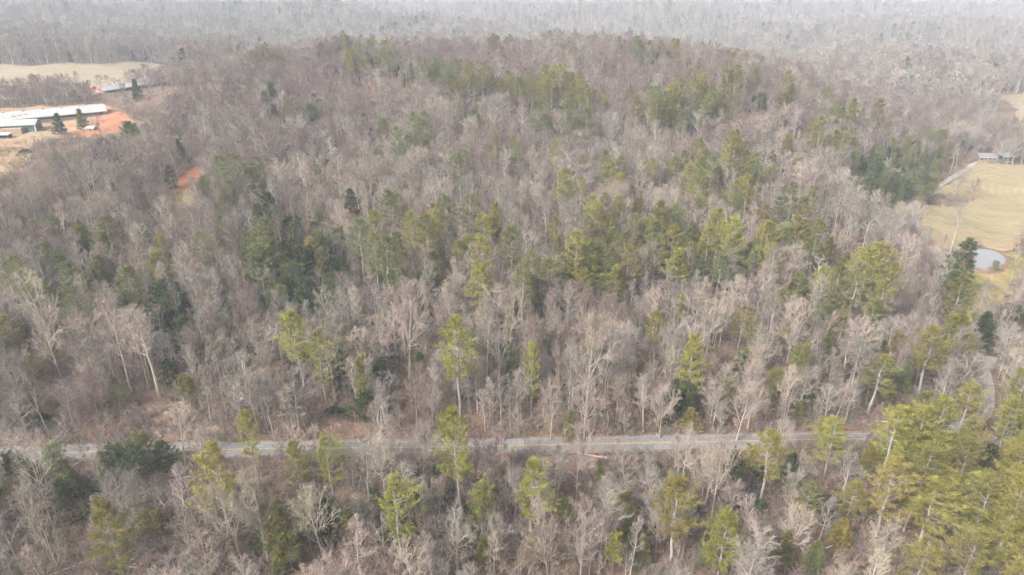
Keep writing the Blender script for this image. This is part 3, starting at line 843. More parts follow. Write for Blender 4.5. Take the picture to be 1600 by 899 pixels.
MARKS = []    # hand placed trees: (foot x, top y, foot y, width px, kind, fam, short name)
def wp(i): return f'white_pine_{i % 4}'
def yo(i): return f'young_gold_{i % 4}'
def ol(i): return f'olive_pine_{i % 4}'
def yol(i): return f'young_olive_{i % 4}'
def gp(i): return f'green_pine_{i % 4}'
def yg(i): return f'young_green_{i % 4}'
def yd(i): return f'young_dark_{i % 4}'
def hm(i): return f'hemlock_{i % 2}'
P_, D_, B_ = 'pine', 'dark', 'bare'
MARKS += [
 # below the road
 (360, 697, 848, 76, wp(0), P_, 'tall golden pine below the road at lower left'),
 (198, 782, 910, 66, wp(3), P_, 'faded pine near the lower left corner'),
 (252, 800, 850, 46, yol(2), P_, 'round olive pine beside the faded pine'),
 (118, 745, 792, 34, yg(2), P_, 'small green pine below the road at far left'),
 (260, 690, 738, 42, hm(0), D_, 'dark evergreen on the road verge'),
 (406, 642, 760, 38, wp(2), P_, 'narrow pine straddling the road at left'),
 (470, 690, 770, 40, wp(3), P_, 'shorter of the twin pines below the road'),
 (522, 682, 782, 60, wp(1), P_, 'taller of the twin pines below the road'),
 (627, 750, 872, 84, wp(1), P_, 'broad golden pine left of bottom centre'),
 (552, 793, 838, 38, yol(0), P_, 'olive pine beside the broad golden pine'),
 (722, 638, 818, 62, wp(2), P_, 'lone tall pine rising across the road'),
 (828, 722, 852, 70, wp(0), P_, 'thin pine with pale trunk at bottom centre'),
 (885, 783, 825, 36, yol(2), P_, 'round olive pine right of bottom centre'),
 (936, 717, 765, 22, yg(0), P_, 'slim young pine just below the road'),
 (955, 838, 905, 34, yo(2), P_, 'small yellow pine on the bottom edge'),
 (1046, 750, 884, 84, wp(0), P_, 'open pine with grey trunk right of centre'),
 (1120, 803, 912, 70, wp(3), P_, 'full pine on the bottom edge right of centre'),
 (976, 773, 812, 36, yol(3), P_, 'dull olive pine right of centre'),
 (1188, 676, 792, 64, wp(2), P_, 'white trunked pine by the road at right'),
 (1252, 752, 822, 42, gp(3), P_, 'pale green pine among bare trees at right'),
 (1286, 655, 752, 62, wp(1), P_, 'pine hiding the road at right'),
 (1354, 690, 738, 38, yo(0), P_, 'small cone pine by the junction'),
 (1368, 722, 838, 94, wp(1), P_, 'big spreading pine below the junction'),
 (1434, 752, 858, 90, wp(0), P_, 'wide pine below the junction'),
 (1310, 812, 856, 38, yo(1), P_, 'bushy young pine at lower right'),
 (1496, 738, 838, 66, wp(2), P_, 'thin pine with white trunk at lower right'),
 (1552, 782, 890, 92, wp(3), P_, 'full golden pine at lower right edge'),
 (1424, 842, 935, 84, wp(1), P_, 'pine crown on the bottom edge at right'),
 (1402, 668, 768, 70, wp(0), P_, 'tallest pine at the junction'),
 (1446, 676, 774, 60, wp(3), P_, 'second pine at the junction'),
 (1482, 655, 760, 62, wp(1), P_, 'pine east of the junction'),
 (1566, 690, 778, 60, wp(2), P_, 'white trunked pine at the right edge'),
 (1558, 622, 712, 66, wp(1), P_, 'olive crowned pine at the right edge'),
 (1600, 655, 745, 60, wp(0), P_, 'pine cut by the right edge'),
 (1536, 695, 750, 46, hm(0), D_, 'dark evergreen among the right hand pines'),
 (1598, 775, 880, 80, wp(0), P_, 'lower pine cut by the right edge'),
 (1500, 832, 925, 74, ol(0), P_, 'olive pine on the bottom edge at right'),
 (1590, 846, 945, 80, wp(3), P_, 'pine in the lower right corner'),
 (1266, 848, 900, 40, yg(1), P_, 'small green pine on the bottom edge at right'),
 (1320, 752, 820, 50, ol(3), P_, 'olive pine between bare trees at right'),
 (8, 762, 800, 36, yg(3), P_, 'small green pine on the left edge'),
 # slope above the road
 (476, 486, 606, 58, wp(0), P_, 'left one of two forked pines above the road'),
 (510, 518, 632, 68, wp(1), P_, 'right one of two forked pines above the road'),
 (569, 560, 655, 28, yol(3), P_, 'lollipop shaped pine above the road'),
 (572, 606, 652, 38, hm(1), D_, 'dark holly under the lollipop pine'),
 (719, 494, 652, 66, wp(2), P_, 'tall pale pine on the lower slope'),
 (656, 550, 580, 24, yg(0), P_, 'tiny pine left of the tall pale pine'),
 (830, 535, 645, 30, wp(3), P_, 'slim cone pine at mid slope'),
 (890, 642, 692, 28, yg(0), P_, 'blue green pine by the road'),
 (1071, 522, 640, 48, wp(3), P_, 'cone shaped golden pine at mid slope'),
 (1020, 486, 576, 36, wp(2), P_, 'slender pine at mid slope'),
 (1056, 466, 520, 24, yo(2), P_, 'small pine above the slender pine'),
 (1076, 638, 672, 32, yo(1), P_, 'low bushy pine beside the road'),
 (1140, 362, 440, 46, wp(3), P_, 'golden pine high on the slope'),
 (1371, 383, 450, 46, wp(1), P_, 'upper of two gold pines near the pond'),
 (1336, 412, 482, 46, wp(3), P_, 'lower of two gold pines near the pond'),
 (1432, 512, 620, 58, wp(2), P_, 'leaning white trunked pine near the side road'),
 (1356, 556, 648, 58, ol(2), P_, 'dull olive pine on the right slope'),
 (1494, 600, 688, 64, wp(1), P_, 'spreading pine at the corner of the roads'),
 (1412, 632, 690, 48, wp(3), P_, 'yellow pine by the road at right'),
 (1284, 652, 700, 48, wp(3), P_, 'yellow pine touching the road at right'),
 (1308, 478, 540, 34, ol(1), P_, 'olive pine right of mid slope'),
 (1270, 472, 530, 32, gp(1), P_, 'green pine right of mid slope'),
 (1240, 426, 482, 36, ol(0), P_, 'upper olive pine right of mid slope'),
 (1152, 478, 545, 54, ol(1), P_, 'wide olive pine at mid slope'),
 (735, 305, 402, 58, gp(1), P_, 'largest pine of the upper slope clump'),
 (682, 318, 388, 56, wp(1), P_, 'left pine of the upper slope clump'),
 (756, 335, 408, 46, wp(0), P_, 'right pine of the upper slope clump'),
 (615, 298, 362, 36, gp(3), P_, 'green pine left of the upper slope clump'),
 (550, 295, 345, 26, hm(0), D_, 'dark cone at the upper left of the slope'),
 (774, 316, 372, 26, yo(0), P_, 'small pine beside the upper slope clump'),
 (965, 243, 305, 26, gp(2), P_, 'left pine on the upper slope'),
 (1016, 247, 300, 26, wp(2), P_, 'middle pine on the upper slope'),
 (1050, 245, 295, 40, ol(2), P_, 'rounded pine on the upper slope'),
 (1090, 248, 300, 30, gp(3), P_, 'right pine on the upper slope'),
 (865, 338, 400, 34, wp(0), P_, 'pine at the middle of the slope'),
 (960, 306, 372, 30, wp(3), P_, 'pine above the middle of the slope'),
 (828, 426, 500, 54, gp(0), P_, 'green pine left of mid slope'),
 (926, 400, 470, 56, wp(1), P_, 'paired golden pine at mid slope'),
 (950, 408, 476, 40, gp(3), P_, 'paired green pine at mid slope'),
 (1032, 345, 410, 40, wp(0), P_, 'pine left of the high golden pine'),
 (216, 415, 492, 42, gp(3), P_, 'pale green pine on the left slope'),
 (258, 392, 452, 46, wp(3), P_, 'gold tipped pine on the left slope'),
 (262, 365, 415, 30, wp(0), P_, 'small pine above the gold tipped pine'),
 (322, 362, 432, 46, gp(1), P_, 'faded green pine on the left slope'),
 (240, 362, 410, 26, gp(0), P_, 'slim pale pine on the left slope'),
 (75, 424, 486, 46, wp(1), P_, 'golden pine at the far left slope'),
 (22, 492, 545, 38, wp(3), P_, 'yellow green pine by the left edge'),
 (132, 352, 395, 30, wp(3), P_, 'single gold pine on the far left hillside'),
 (177, 338, 392, 38, ol(2), P_, 'olive pine beside the single gold pine'),
 (78, 338, 366, 26, yg(2), P_, 'small green pine on the far left hillside'),
 (300, 590, 640, 30, yol(2), P_, 'olive pine low on the left slope'),
 (62, 555, 610, 30, ol(2), P_, 'thin olive pine near the left edge'),
 (190, 590, 640, 26, ol(0), P_, 'thin olive pine low on the left slope'),
 (272, 560, 605, 34, hm(0), D_, 'dark hemlock on the left slope'),
 (278, 482, 535, 40, hm(1), D_, 'upper dark hemlock on the left slope'),
 (254, 448, 510, 36, hm(0), D_, 'highest dark hemlock on the left slope'),
 (490, 370, 432, 34, wp(3), P_, 'gold pine beside the dark thicket'),
 (446, 398, 455, 30, wp(2), P_, 'narrow gold pine in the dark thicket'),
 (1490, 374, 468, 52, 'hemlock_0', D_, 'big dark evergreen beside the pond'),
 (1478, 424, 480, 40, 'hemlock_1', D_, 'lower dark evergreen beside the pond'),
 (1530, 490, 545, 36, yd(1), D_, 'dark green shrub tree beside the lawn'),
 (277, 92, 118, 12, yd(3), D_, 'lone dark tree by the far meadow'),
 (97, 178, 214, 22, yd(0), D_, 'left evergreen in front of the poultry house'),
 (131, 171, 206, 20, yg(0), D_, 'right evergreen in front of the poultry house'),
 (216, 124, 158, 18, yd(0), D_, 'evergreen in front of the red gabled house'),
 (84, 243, 266, 14, yg(3), D_, 'small bright evergreen below the farm'),
 (282, 218, 250, 18, yd(0), D_, 'dark evergreen on the hill right of the farm'),
 (270, 258, 296, 20, hm(0), D_, 'dark evergreen above the red clay clearing'),
 (182, 285, 318, 16, yg(0), D_, 'bright evergreen on the hillside below the farm'),
 (1552, 408, 427, 13, yg(2), D_, 'small tree standing in front of the pond'),
 # single bare trees that stand out
 (915, 500, 655, 78, 'spreading_oak', B_, 'largest pale bare tree at mid slope'),
 (640, 462, 592, 62, 'spreading_oak', B_, 'big vase shaped bare tree on the lower slope'),
 (912, 604, 690, 62, 'low_spreading', B_, 'low spreading bare tree above the road'),
 (1030, 612, 685, 50, 'low_spreading', B_, 'second low spreading bare tree above the road'),
 (860, 598, 688, 48, 'bare_3_pale', B_, 'upright pale bare tree above the road'),
 (1150, 612, 690, 56, 'low_spreading', B_, 'wide pale bare tree above the road at right'),
 (1226, 474, 580, 52, 'bare_1_pale', B_, 'bright bare tree on the right slope'),
 (1156, 442, 520, 44, 'bare_3_pale', B_, 'pale fan shaped bare tree at mid slope'),
 (1102, 476, 560, 42, 'bare_3_pale', B_, 'pale round bare tree at mid slope'),
 (1020, 456, 530, 40, 'bare_1_pale', B_, 'whitish bare tree behind the slender pine'),
 (795, 462, 560, 42, 'bare_3_pale', B_, 'pale bare tree left of mid slope'),
 (1345, 345, 398, 26, 'dead_snag', B_, 'bleached white dead tree near the pond'),
 (1275, 400, 470, 30, 'dead_snag', B_, 'white dead trunk on the right slope'),
 (85, 424, 540, 66, 'bare_1_pale', B_, 'big pale bare tree on the left slope'),
 (95, 492, 590, 62, 'spreading_oak', B_, 'full round bare tree on the left slope'),
 (250, 478, 620, 54, 'bare_2_pale', B_, 'leaning pale bare tree on the left slope'),
 (205, 470, 612, 50, 'bare_0_pale', B_, 'pale straight bare tree on the left slope'),
 (112, 800, 940, 60, 'bare_1_pale', B_, 'pale bare tree in the lower left corner'),
 (85, 690, 830, 62, 'bare_1_grey', B_, 'grey bare tree below the road at far left'),
 (380, 770, 880, 70, 'low_spreading', B_, 'wide bare tree below the golden pine'),
 (505, 775, 870, 80, 'low_spreading', B_, 'white branched bare tree at lower left'),
 (420, 760, 880, 70, 'spreading_oak', B_, 'big bare tree at lower left'),
 (605, 690, 785, 58, 'bare_3_pale', B_, 'vase shaped bare tree just below the road'),
 (900, 672, 790, 64, 'bare_3_pale', B_, 'pale bare tree overlapping the road at centre'),
 (1110, 700, 820, 60, 'bare_3_pale', B_, 'pale fan shaped bare tree right of centre'),
 (860, 815, 930, 70, 'low_spreading', B_, 'open branched bare tree on the bottom edge'),
 (905, 790, 925, 76, 'bare_1_pale', B_, 'pinkish bare tree on the bottom edge'),
 (1230, 805, 885, 60, 'low_spreading', B_, 'tan bare tree at lower right'),
 (1370, 835, 895, 62, 'low_spreading', B_, 'crooked bare tree at lower right'),
 (655, 860, 960, 74, 'bare_1_pale', B_, 'pale bare tree at bottom left of centre'),
 (1492, 262, 309, 34, 'dark_bare', B_, 'dark bare tree in the pasture'),
 (1516, 282, 312, 22, 'dark_bare', B_, 'smaller dark bare tree in the pasture'),
 (156, 180, 208, 24, 'dark_bare', B_, 'dark bare tree on the red clay'),
 (1484, 318, 396, 24, 'bare_2_grey', B_, 'slender bare tree at the pasture corner'),
]
for i, (bx, ty, by, wpx, kn, fam, nm) in enumerate(MARKS):
    g, h = stand(bx, ty, by)
    _, _, zc = project(g[0], g[1], g[2] + h * 0.6)
    cr = KINDS[kn]['crown']
    if 'w' not in KINDS[kn]:
        co = np.empty(len(cr.vertices) * 3); cr.vertices.foreach_get('co', co); co = co.reshape(-1, 3)
        KINDS[kn]['w'] = float(np.percentile(np.hypot(co[:, 0], co[:, 1]), 96)) * 2
    add(kn, fam, g[0], g[1], h, wpx * zc / FPX / KINDS[kn]['w'], mark=nm)
    plants[-1]['cw'] = wpx * zc / FPX
MK = list(plants)

# evergreen patches seen in the photograph: centre px, radii px, how many, kinds
PATCHES = [
 (455, 400, 80, 62, 70, [yd, hm, yg, yd, yg]), (470, 465, 65, 45, 34, [hm, yd, yg]), (280, 520, 26, 60, 14, [hm, yd]), (400, 430, 60, 50, 14, [gp, yg]), (510, 430, 40, 60, 12, [hm, yol]),
 (1040, 430, 170, 48, 56, [wp, wp, ol, gp]), (880, 430, 100, 50, 18, [gp, wp, ol]), (1180, 440, 60, 36, 14, [ol, wp]), (840, 480, 90, 40, 12, [yo, gp, wp]), (1010, 385, 140, 44, 20, [wp, gp, yol]),
 (980, 350, 120, 50, 16, [gp, wp]), (820, 300, 120, 50, 12, [gp, wp]), (640, 430, 80, 54, 14, [gp, wp, yg]), (600, 470, 30, 30, 6, [gp]), (700, 420, 40, 30, 8, [gp, ol]),
 (1130, 330, 90, 50, 16, [wp, gp]), (1120, 275, 60, 26, 12, [ol, yol]), (1210, 300, 30, 26, 6, [yol]), (1240, 400, 60, 60, 14, [ol, gp]), (1330, 470, 60, 60, 14, [ol, gp, wp]), (1240, 520, 70, 50, 10, [yg, yol]),
 (1400, 270, 70, 42, 60, [yd, yg, hm, yol, yg]), (1440, 245, 40, 30, 16, [yol, yg]), (1370, 300, 40, 26, 14, [yd, hm]),
 (1290, 245, 40, 16, 8, [ol, yol]), (1230, 262, 40, 14, 8, [yol]), (1480, 220, 26, 20, 6, [yol, yd]),
 (1070, 185, 80, 22, 34, [ol, gp, wp]), (930, 175, 60, 18, 14, [ol, yol, wp]), (830, 150, 70, 16, 22, [ol, wp]), (880, 215, 50, 18, 8, [gp]),
 (720, 150, 40, 16, 12, [ol, yd]), (650, 115, 60, 14, 22, [yd, gp, ol]), (570, 105, 60, 14, 22, [ol, wp, yd]), (560, 82, 50, 10, 16, [yd, gp]), (700, 125, 30, 12, 8, [gp]), (510, 80, 30, 10, 8, [yd]),
 (600, 60, 60, 8, 18, [yd, ol]), (740, 72, 70, 10, 22, [ol, yd]), (820, 70, 60, 14, 16, [yd, ol]), (900, 55, 90, 10, 20, [ol, gp]), (1010, 80, 50, 20, 16, [yd, ol, gp]), (1080, 80, 60, 14, 16, [ol, wp]), (1160, 95, 60, 14, 20, [ol, yd]), (1180, 75, 60, 8, 12, [ol]),
 (1130, 150, 60, 20, 10, [ol, yd]), (1270, 170, 30, 16, 6, [yol]), (1330, 200, 40, 20, 8, [ol, yd]), (1210, 160, 40, 30, 8, [yd, ol]),
 (420, 95, 30, 8, 6, [ol, yd]), (440, 170, 30, 26, 6, [yol, yd]), (500, 180, 30, 20, 6, [yd]), (590, 200, 40, 26, 6, [yol, yd]), (740, 190, 20, 20, 5, [yg]), (660, 250, 40, 20, 8, [gp, ol]), (500, 260, 30, 20, 4, [hm]),
 (130, 400, 80, 50, 8, [yol, yg, yol]), (60, 380, 50, 30, 6, [yg]), (330, 345, 50, 40, 9, [yg, yg]), (380, 300, 30, 30, 8, [yg, gp]), (200, 250, 60, 40, 6, [yd, yg]), (180, 440, 60, 30, 8, [yol, hm]), (100, 520, 60, 60, 5, [yol, gp]),
 (560, 590, 40, 40, 5, [hm, yd]), (1060, 640, 40, 14, 5, [hm, yd]), (1120, 600, 90, 40, 8, [yd, yg]), (750, 600, 80, 50, 5, [yg, yd]), (880, 560, 100, 50, 8, [yg]), (1230, 620, 60, 40, 6, [yd, yol]), (1350, 600, 70, 50, 8, [yol, yg]), (1480, 560, 20, 40, 4, [yd, ol]),
 (1575, 705, 45, 35, 5, [wp, ol]), (1500, 790, 100, 65, 10, [wp, ol, yo]), (1420, 720, 70, 40, 8, [ol, wp]), (1560, 840, 60, 60, 8, [wp, ol]), (1580, 510, 30, 30, 3, [yd]), (1590, 600, 20, 20, 3, [hm]),
 (90, 760, 80, 40, 7, [yg, yd]), (220, 740, 70, 30, 5, [yd, yol]), (700, 800, 80, 50, 5, [yol, hm]), (430, 850, 80, 40, 5, [yol]), (1150, 740, 80, 40, 4, [yd, yol]), (1010, 860, 120, 30, 4, [yol, yg]), (1200, 860, 60, 30, 4, [yo, yol]), (790, 870, 60, 20, 3, [yol]),
]
pr = np.random.RandomState(11)
for (cx, cy, rx, ry, n, ks) in PATCHES:
    for k in range(int(n * (0.8 if 600 < cx < 1350 and cy > 280 else 1.35))):
        a, q = pr.rand() * 6.283, math.sqrt(pr.rand())
        g = on_ground(cx + rx * q * math.cos(a), cy + ry * q * math.sin(a) + 18)
        if not is_clear(np.array([g[0]]), np.array([g[1]]), 5.5, 3.4)[0]: continue
        kn = ks[pr.randint(len(ks))](pr.randint(4))
        b = KINDS[kn]['h']
        h = b * pr.uniform(0.66, 1.05) * (0.78 if cy < 130 else 1.0)
        add(kn, 'dark' if ('dark' in kn or 'hemlock' in kn) else 'pine', g[0], g[1], h)

# hardwoods fill the woods
EV = np.array([(p['x'], p['y'], 3.0 if p['fam'] != 'bare' else 4.5) for p in plants])

def too_close(x, y, pts, dist):
    near = np.zeros(len(x), bool)
    for (a, b, d) in pts:
        near |= (x - a) ** 2 + (y - b) ** 2 < (d * dist) ** 2
    return near

THIN = [(1405, 285, 85, 55, 0.05), (460, 415, 90, 75, 0.45), (1040, 445, 170, 50, 0.75), (1530, 770, 110, 120, 0.5), (650, 450, 60, 50, 0.6), (280, 530, 30, 60, 0.4),
        (830, 165, 70, 22, 0.5), (1070, 200, 80, 28, 0.45), (620, 120, 110, 26, 0.5), (720, 370, 80, 45, 0.6), (1495, 395, 45, 45, 0.25), (1545, 455, 40, 40, 0.2), (1448, 360, 32, 36, 0.45)]
FARM_LINE = ([-300, 0, 30, 50, 75, 110, 150, 185, 205, 218, 245, 275, 300], [262, 262, 255, 232, 216, 213, 213, 207, 186, 166, 148, 122, 60])

def thinned(x, y, h, r):
    """hardwoods give way where the evergreens stand thick, below the farm bench and along the road verge"""
    z = hz(x, y)
    px, py, _ = project(x, y, z)
    qx, qy, _ = project(x, y, z + h)
    k = np.ones(len(x))
    for cx, cy, a, b, q in THIN:
        k = np.where(((px - cx) / a) ** 2 + ((py - 18 - cy) / b) ** 2 < 1, k * q, k)
    line = np.interp(qx, *FARM_LINE)
    k = np.where((qx < 296) & (y < 470) & (qy < line), 0, k)
    k = np.where((qx > 135) & (qx < 268) & (y >= 462) & (y < 575) & (qy < 143), k * 0.06, k)
    rrow = np.interp(px, RPX, RPY)
    k = np.where((py > rrow + 8) & (qy < rrow + 2) & (px < 1400), k * 0.33, k)
    k = np.where((px > 1548) & (y > 520) & (y < 740) & (qy < 184), k * 0.08, k)
    srow = np.interp(py, SPY, SPX)
    k = np.where((py > 545) & (py < 700) & (np.abs((px + qx) / 2 - srow - 4) < 16), k * 0.12, k)
    return r.rand(len(x)) < k

SPX, SPY, _ = project(SIDE[:, 0], SIDE[:, 1], SIDE_Z)
SPX, SPY = SPX[SPY > 500][::-1], SPY[SPY > 500][::-1]
RPX, RPY, _ = project(MAIN[:, 0], MAIN[:, 1], MAIN_Z)

def hardwoods(y0, y1, s, seed, table, hs, keep=1.0):
    x, y = jitter_grid(y0, y1, s, seed=seed)
    r = np.random.RandomState(seed + 50)
    m = in_sight(x, y, 18.0)
    x, y = x[m], y[m]
    m = is_clear(x, y) & (r.rand(len(x)) < keep)
    x, y = x[m], y[m]
    if y0 < 420:
        m = ~too_close(x, y, EV, 0.8)
        for p in MK:                                             # the marked trees stand free towards the road
            m &= ~((np.abs(x - p['x'] * y / p['y']) < 0.55 * p['cw']) & (y < p['y']) & (y > p['y'] - 15))
        x, y = x[m], y[m]
    if y0 < 1000:
        m = thinned(x, y, 18.0, r)
        x, y = x[m], y[m]
    tone = 0.5 + 0.5 * fbm(x, y, 120, 9) + r.normal(0, 0.25, len(x))
    px, py, _ = project(x, y, hz(x, y))
    hill = np.clip((330 - py) / 150, 0, 1)                       # the high slopes carry browner, finer trees
    left = np.clip((520 - px) / 300, 0, 1)
    tone = tone - (0.45 if y0 < 640 else 0.1) * hill - 0.15 * left * (py < 360)
    big = fbm(x, y, 90, 12)
    for a, b, t, g_ in zip(x, y, tone, big):
        tn = 'pale' if t > 0.66 else ('grey' if t > 0.2 else 'brown')
        L = table[tn]
        kn = L[r.randint(len(L))]
        add(kn, 'bare', a, b, (hh := KINDS[kn]['h'] * r.uniform(*hs) * (1 + 0.12 * g_)), hh / KINDS[kn]['h'] * r.uniform(0.78, 1.25))

hardwoods(70, 140, 5.2, 21, BARE, (0.5, 0.9))
hardwoods(72, 240, 4.8, 61, SAP, (0.45, 0.95))
hardwoods(140, 240, 5.0, 22, BARE, (0.52, 0.9))
hardwoods(240, 310, 5.0, 23, BARE, (0.55, 0.85))
hardwoods(310, 640, 5.3, 24, BARE_MID, (0.52, 0.82))
hardwoods(640, 1000, 8.0, 25, BARE_FAR, (0.75, 1.1))
hardwoods(1000, 1500, 10.5, 26, BARE_FAR, (0.8, 1.2))
hardwoods(1500, 2200, 14.0, 27, BARE_FAR, (1.0, 1.4))
hardwoods(2200, 3740, 18.0, 28, BARE_FAR, (1.2, 1.8))

# far evergreens in drifts
x, y = jitter_grid(620, 3600, 16, seed=31)
m = in_sight(x, y, 16.0); x, y = x[m], y[m]
fr = np.random.RandomState(32)
m = is_clear(x, y) & (fbm(x, y, 210, 33) + 0.5 * fbm(x, y, 60, 34) + fr.normal(0, 0.3, len(x)) > 0.42)
for a, b in zip(x[m], y[m]):
    nd = ('green', 'dark', 'olive', 'dark')[fr.randint(4)]
    kn = FARPINE[nd][fr.randint(3)]
    add(kn, 'pine', a, b, KINDS[kn]['h'] * fr.uniform(0.75, 1.1) * np.interp(b, [1000, 2200], [1.0, 1.5]))

# evergreen shrubs under the trees by the road
for (cx, cy, rx, ry, n) in [(670, 760, 100, 26, 22), (520, 800, 80, 30, 12), (760, 780, 40, 30, 6), (130, 770, 100, 40, 14), (330, 800, 60, 50, 8), (1010, 740, 60, 20, 5), (1130, 790, 60, 30, 6), (1310, 790, 40, 20, 4), (460, 860, 60, 30, 6), (650, 840, 60, 30, 5), (1190, 770, 60, 30, 5), (30, 660, 60, 20, 4), (570, 645, 60, 10, 4), (1060, 655, 30, 8, 3), (800, 850, 80, 30, 5)]:
    for k in range(n):
        a, q = pr.rand() * 6.283, math.sqrt(pr.rand())
        g = on_ground(cx + rx * q * math.cos(a), cy + ry * q * math.sin(a) + 8)
        if not is_clear(np.array([g[0]]), np.array([g[1]]), 4.5, 3.4)[0]: continue
        kn = SHRUB[pr.randint(3)]
        add(kn, 'shrub', g[0], g[1], KINDS[kn]['h'] * pr.uniform(0.6, 1.15))

# ------------------------------------------------------------------ single trees and the scattered rest
for p in plants:
    z = float(hz(p['x'], p['y']))
    h = KINDS[p['k']]['h'] * p['sh']
    p['z'], p['hh'] = z, h
    p['px'], p['py'], zc = (float(v) for v in project(p['x'], p['y'], z + 0.6 * h))
    p['size'] = h / zc
    inside = 8 < p['px'] < 1592 and 8 < p['py'] < 892
    p['rank'] = (1e3 if p['mark'] else 0) + (p['size'] if inside else -1)

def pick(fam, n):
    c = sorted((p for p in plants if p['fam'] == fam and (p['rank'] > 0)), key=lambda p: -p['rank'])[:n]
    for p in c: p['single'] = True
    return c

singles = {'bare': pick('bare', 300), 'pine': pick('pine', 260), 'dark': pick('dark', 140), 'shrub': pick('shrub', 80)}

ORD = ['nearest', 'second nearest', 'third nearest', 'fourth nearest', 'fifth nearest', 'sixth nearest', 'seventh nearest', 'eighth nearest', 'ninth nearest', 'tenth nearest', 'eleventh nearest', 'twelfth nearest', 'thirteenth nearest', 'fourteenth nearest', 'fifteenth nearest']
marks = [p for p in plants if p['mark']]
mpos = np.array([(p['px'], p['py']) for p in marks])
KNAME = {'bare': ('bare_tree', 'tree', 'leafless hardwoods of the near woods'), 'pine': ('pine_tree', 'pine', 'pines among the bare woods'),
         'dark': ('dark_evergreen', 'evergreen', 'dark evergreens among the bare woods'), 'shrub': ('evergreen_shrub', 'shrub', 'dark evergreen shrubs under the trees')}
relation = {}
for fam, L in singles.items():
    for p in L:
        if p['mark']: continue
        d = mpos - (p['px'], p['py'])
        k = int(np.argmin((d ** 2).sum(1)))
        dx, dy = -d[k]
        side = ('right of' if dx > 0 else 'left of') if abs(dx) > abs(dy) else ('below' if dy > 0 else 'above')
        p['rel'] = (k, side, float(np.hypot(dx, dy)))
        relation.setdefault((fam, k, side), []).append(p)
for (fam, k, side), L in relation.items():
    L.sort(key=lambda p: p['rel'][2])
    noun = {'bare': 'bare tree', 'pine': 'pine', 'dark': 'dark evergreen', 'shrub': 'dark shrub'}[fam]
    for i, p in enumerate(L):
        p['label'] = f"{noun} {side} the {marks[k]['mark']}" + ('' if len(L) == 1 else f", {ORD[min(i, len(ORD) - 1)]}")

def place_single(p):
    fam = p['fam']
    name, cat, grp = KNAME[fam]
    if p['k'] == 'dead_snag': name, cat = 'dead_tree', 'dead tree'
    o = bpy.data.objects.new(name, None)
    COL.objects.link(o)
    o.empty_display_size = 0.5
    o.location = (p['x'], p['y'], p['z'] - 0.05)
    o.rotation_euler = (p['tx'], p['ty'], p['rot'])
    o.scale = (p['sw'], p['sw'], p['sh'])
    tag(o, p['mark'] or p['label'], cat, grp)
    K = KINDS[p['k']]
    link('trunk' if fam != 'shrub' else 'stem', K['trunk'], o)
    link('crown' if fam != 'shrub' else 'foliage', K['crown'], o)

for L in singles.values():
    for p in L: place_single(p)

def scatter(name, items, label):
    """one object that stands for all the plants of a kind that are too many to list singly"""
    names = sorted({p['k'] for p in items})
    coll = bpy.data.collections.new(name + '_forms')
    for i, k in enumerate(names):
        coll.objects.link(bpy.data.objects.new(f'{i:03d}_{name}_form', KINDS[k]['joined']))
    idx = {k: i for i, k in enumerate(names)}
    me = mesh(name, [(p['x'], p['y'], p['z'] - 0.05) for p in items], [])
    for an, tp, vals in (('form', 'INT', [idx[p['k']] for p in items]),):
        at = me.attributes.new(an, tp, 'POINT'); at.data.foreach_set('value', vals)
    at = me.attributes.new('turn', 'FLOAT_VECTOR', 'POINT')
    at.data.foreach_set('vector', np.array([(p.get('tx', 0), p.get('ty', 0), p['rot']) for p in items]).ravel())
    at = me.attributes.new('size', 'FLOAT_VECTOR', 'POINT')
    at.data.foreach_set('vector', np.array([(p['sw'], p['sw'], p['sh']) for p in items]).ravel())
    ng = bpy.data.node_groups.new(name + '_scatter', 'GeometryNodeTree')
    ng.interface.new_socket('Geometry', in_out='INPUT', socket_type='NodeSocketGeometry')
    ng.interface.new_socket('Geometry', in_out='OUTPUT', socket_type='NodeSocketGeometry')
    N = ng.nodes.new
    gi, go, ci, ip = N('NodeGroupInput'), N('NodeGroupOutput'), N('GeometryNodeCollectionInfo'), N('GeometryNodeInstanceOnPoints')
    ci.inputs['Collection'].default_value = coll
    ci.inputs['Separate Children'].default_value = True
    ci.inputs['Reset Children'].default_value = True
    ip.inputs['Pick Instance'].default_value = True
    def attr(n, tp):
        a = N('GeometryNodeInputNamedAttribute'); a.data_type = tp; a.inputs['Name'].default_value = n
        return a.outputs['Attribute']
    ng.links.new(gi.outputs[0], ip.inputs['Points'])
    ng.links.new(ci.outputs[0], ip.inputs['Instance'])
    ng.links.new(attr('form', 'INT'), ip.inputs['Instance Index'])
    ng.links.new(attr('turn', 'FLOAT_VECTOR'), ip.inputs['Rotation'])
    ng.links.new(attr('size', 'FLOAT_VECTOR'), ip.inputs['Scale'])
    ng.links.new(ip.outputs[0], go.inputs[0])
    o = link(name, me)
    md = o.modifiers.new('scatter', 'NODES'); md.node_group = ng
    tag(o, label, None, None, 'stuff')
    return o

rest = [p for p in plants if not p.get('single')]
scatter('bare_woods', [p for p in rest if p['fam'] == 'bare'], 'mass of leafless grey and brown hardwoods covering the hills')
scatter('evergreen_woods', [p for p in rest if p['fam'] in ('pine', 'dark')], 'scattered pines and dark evergreens among the far bare woods')
leftover = [p for p in rest if p['fam'] == 'shrub']

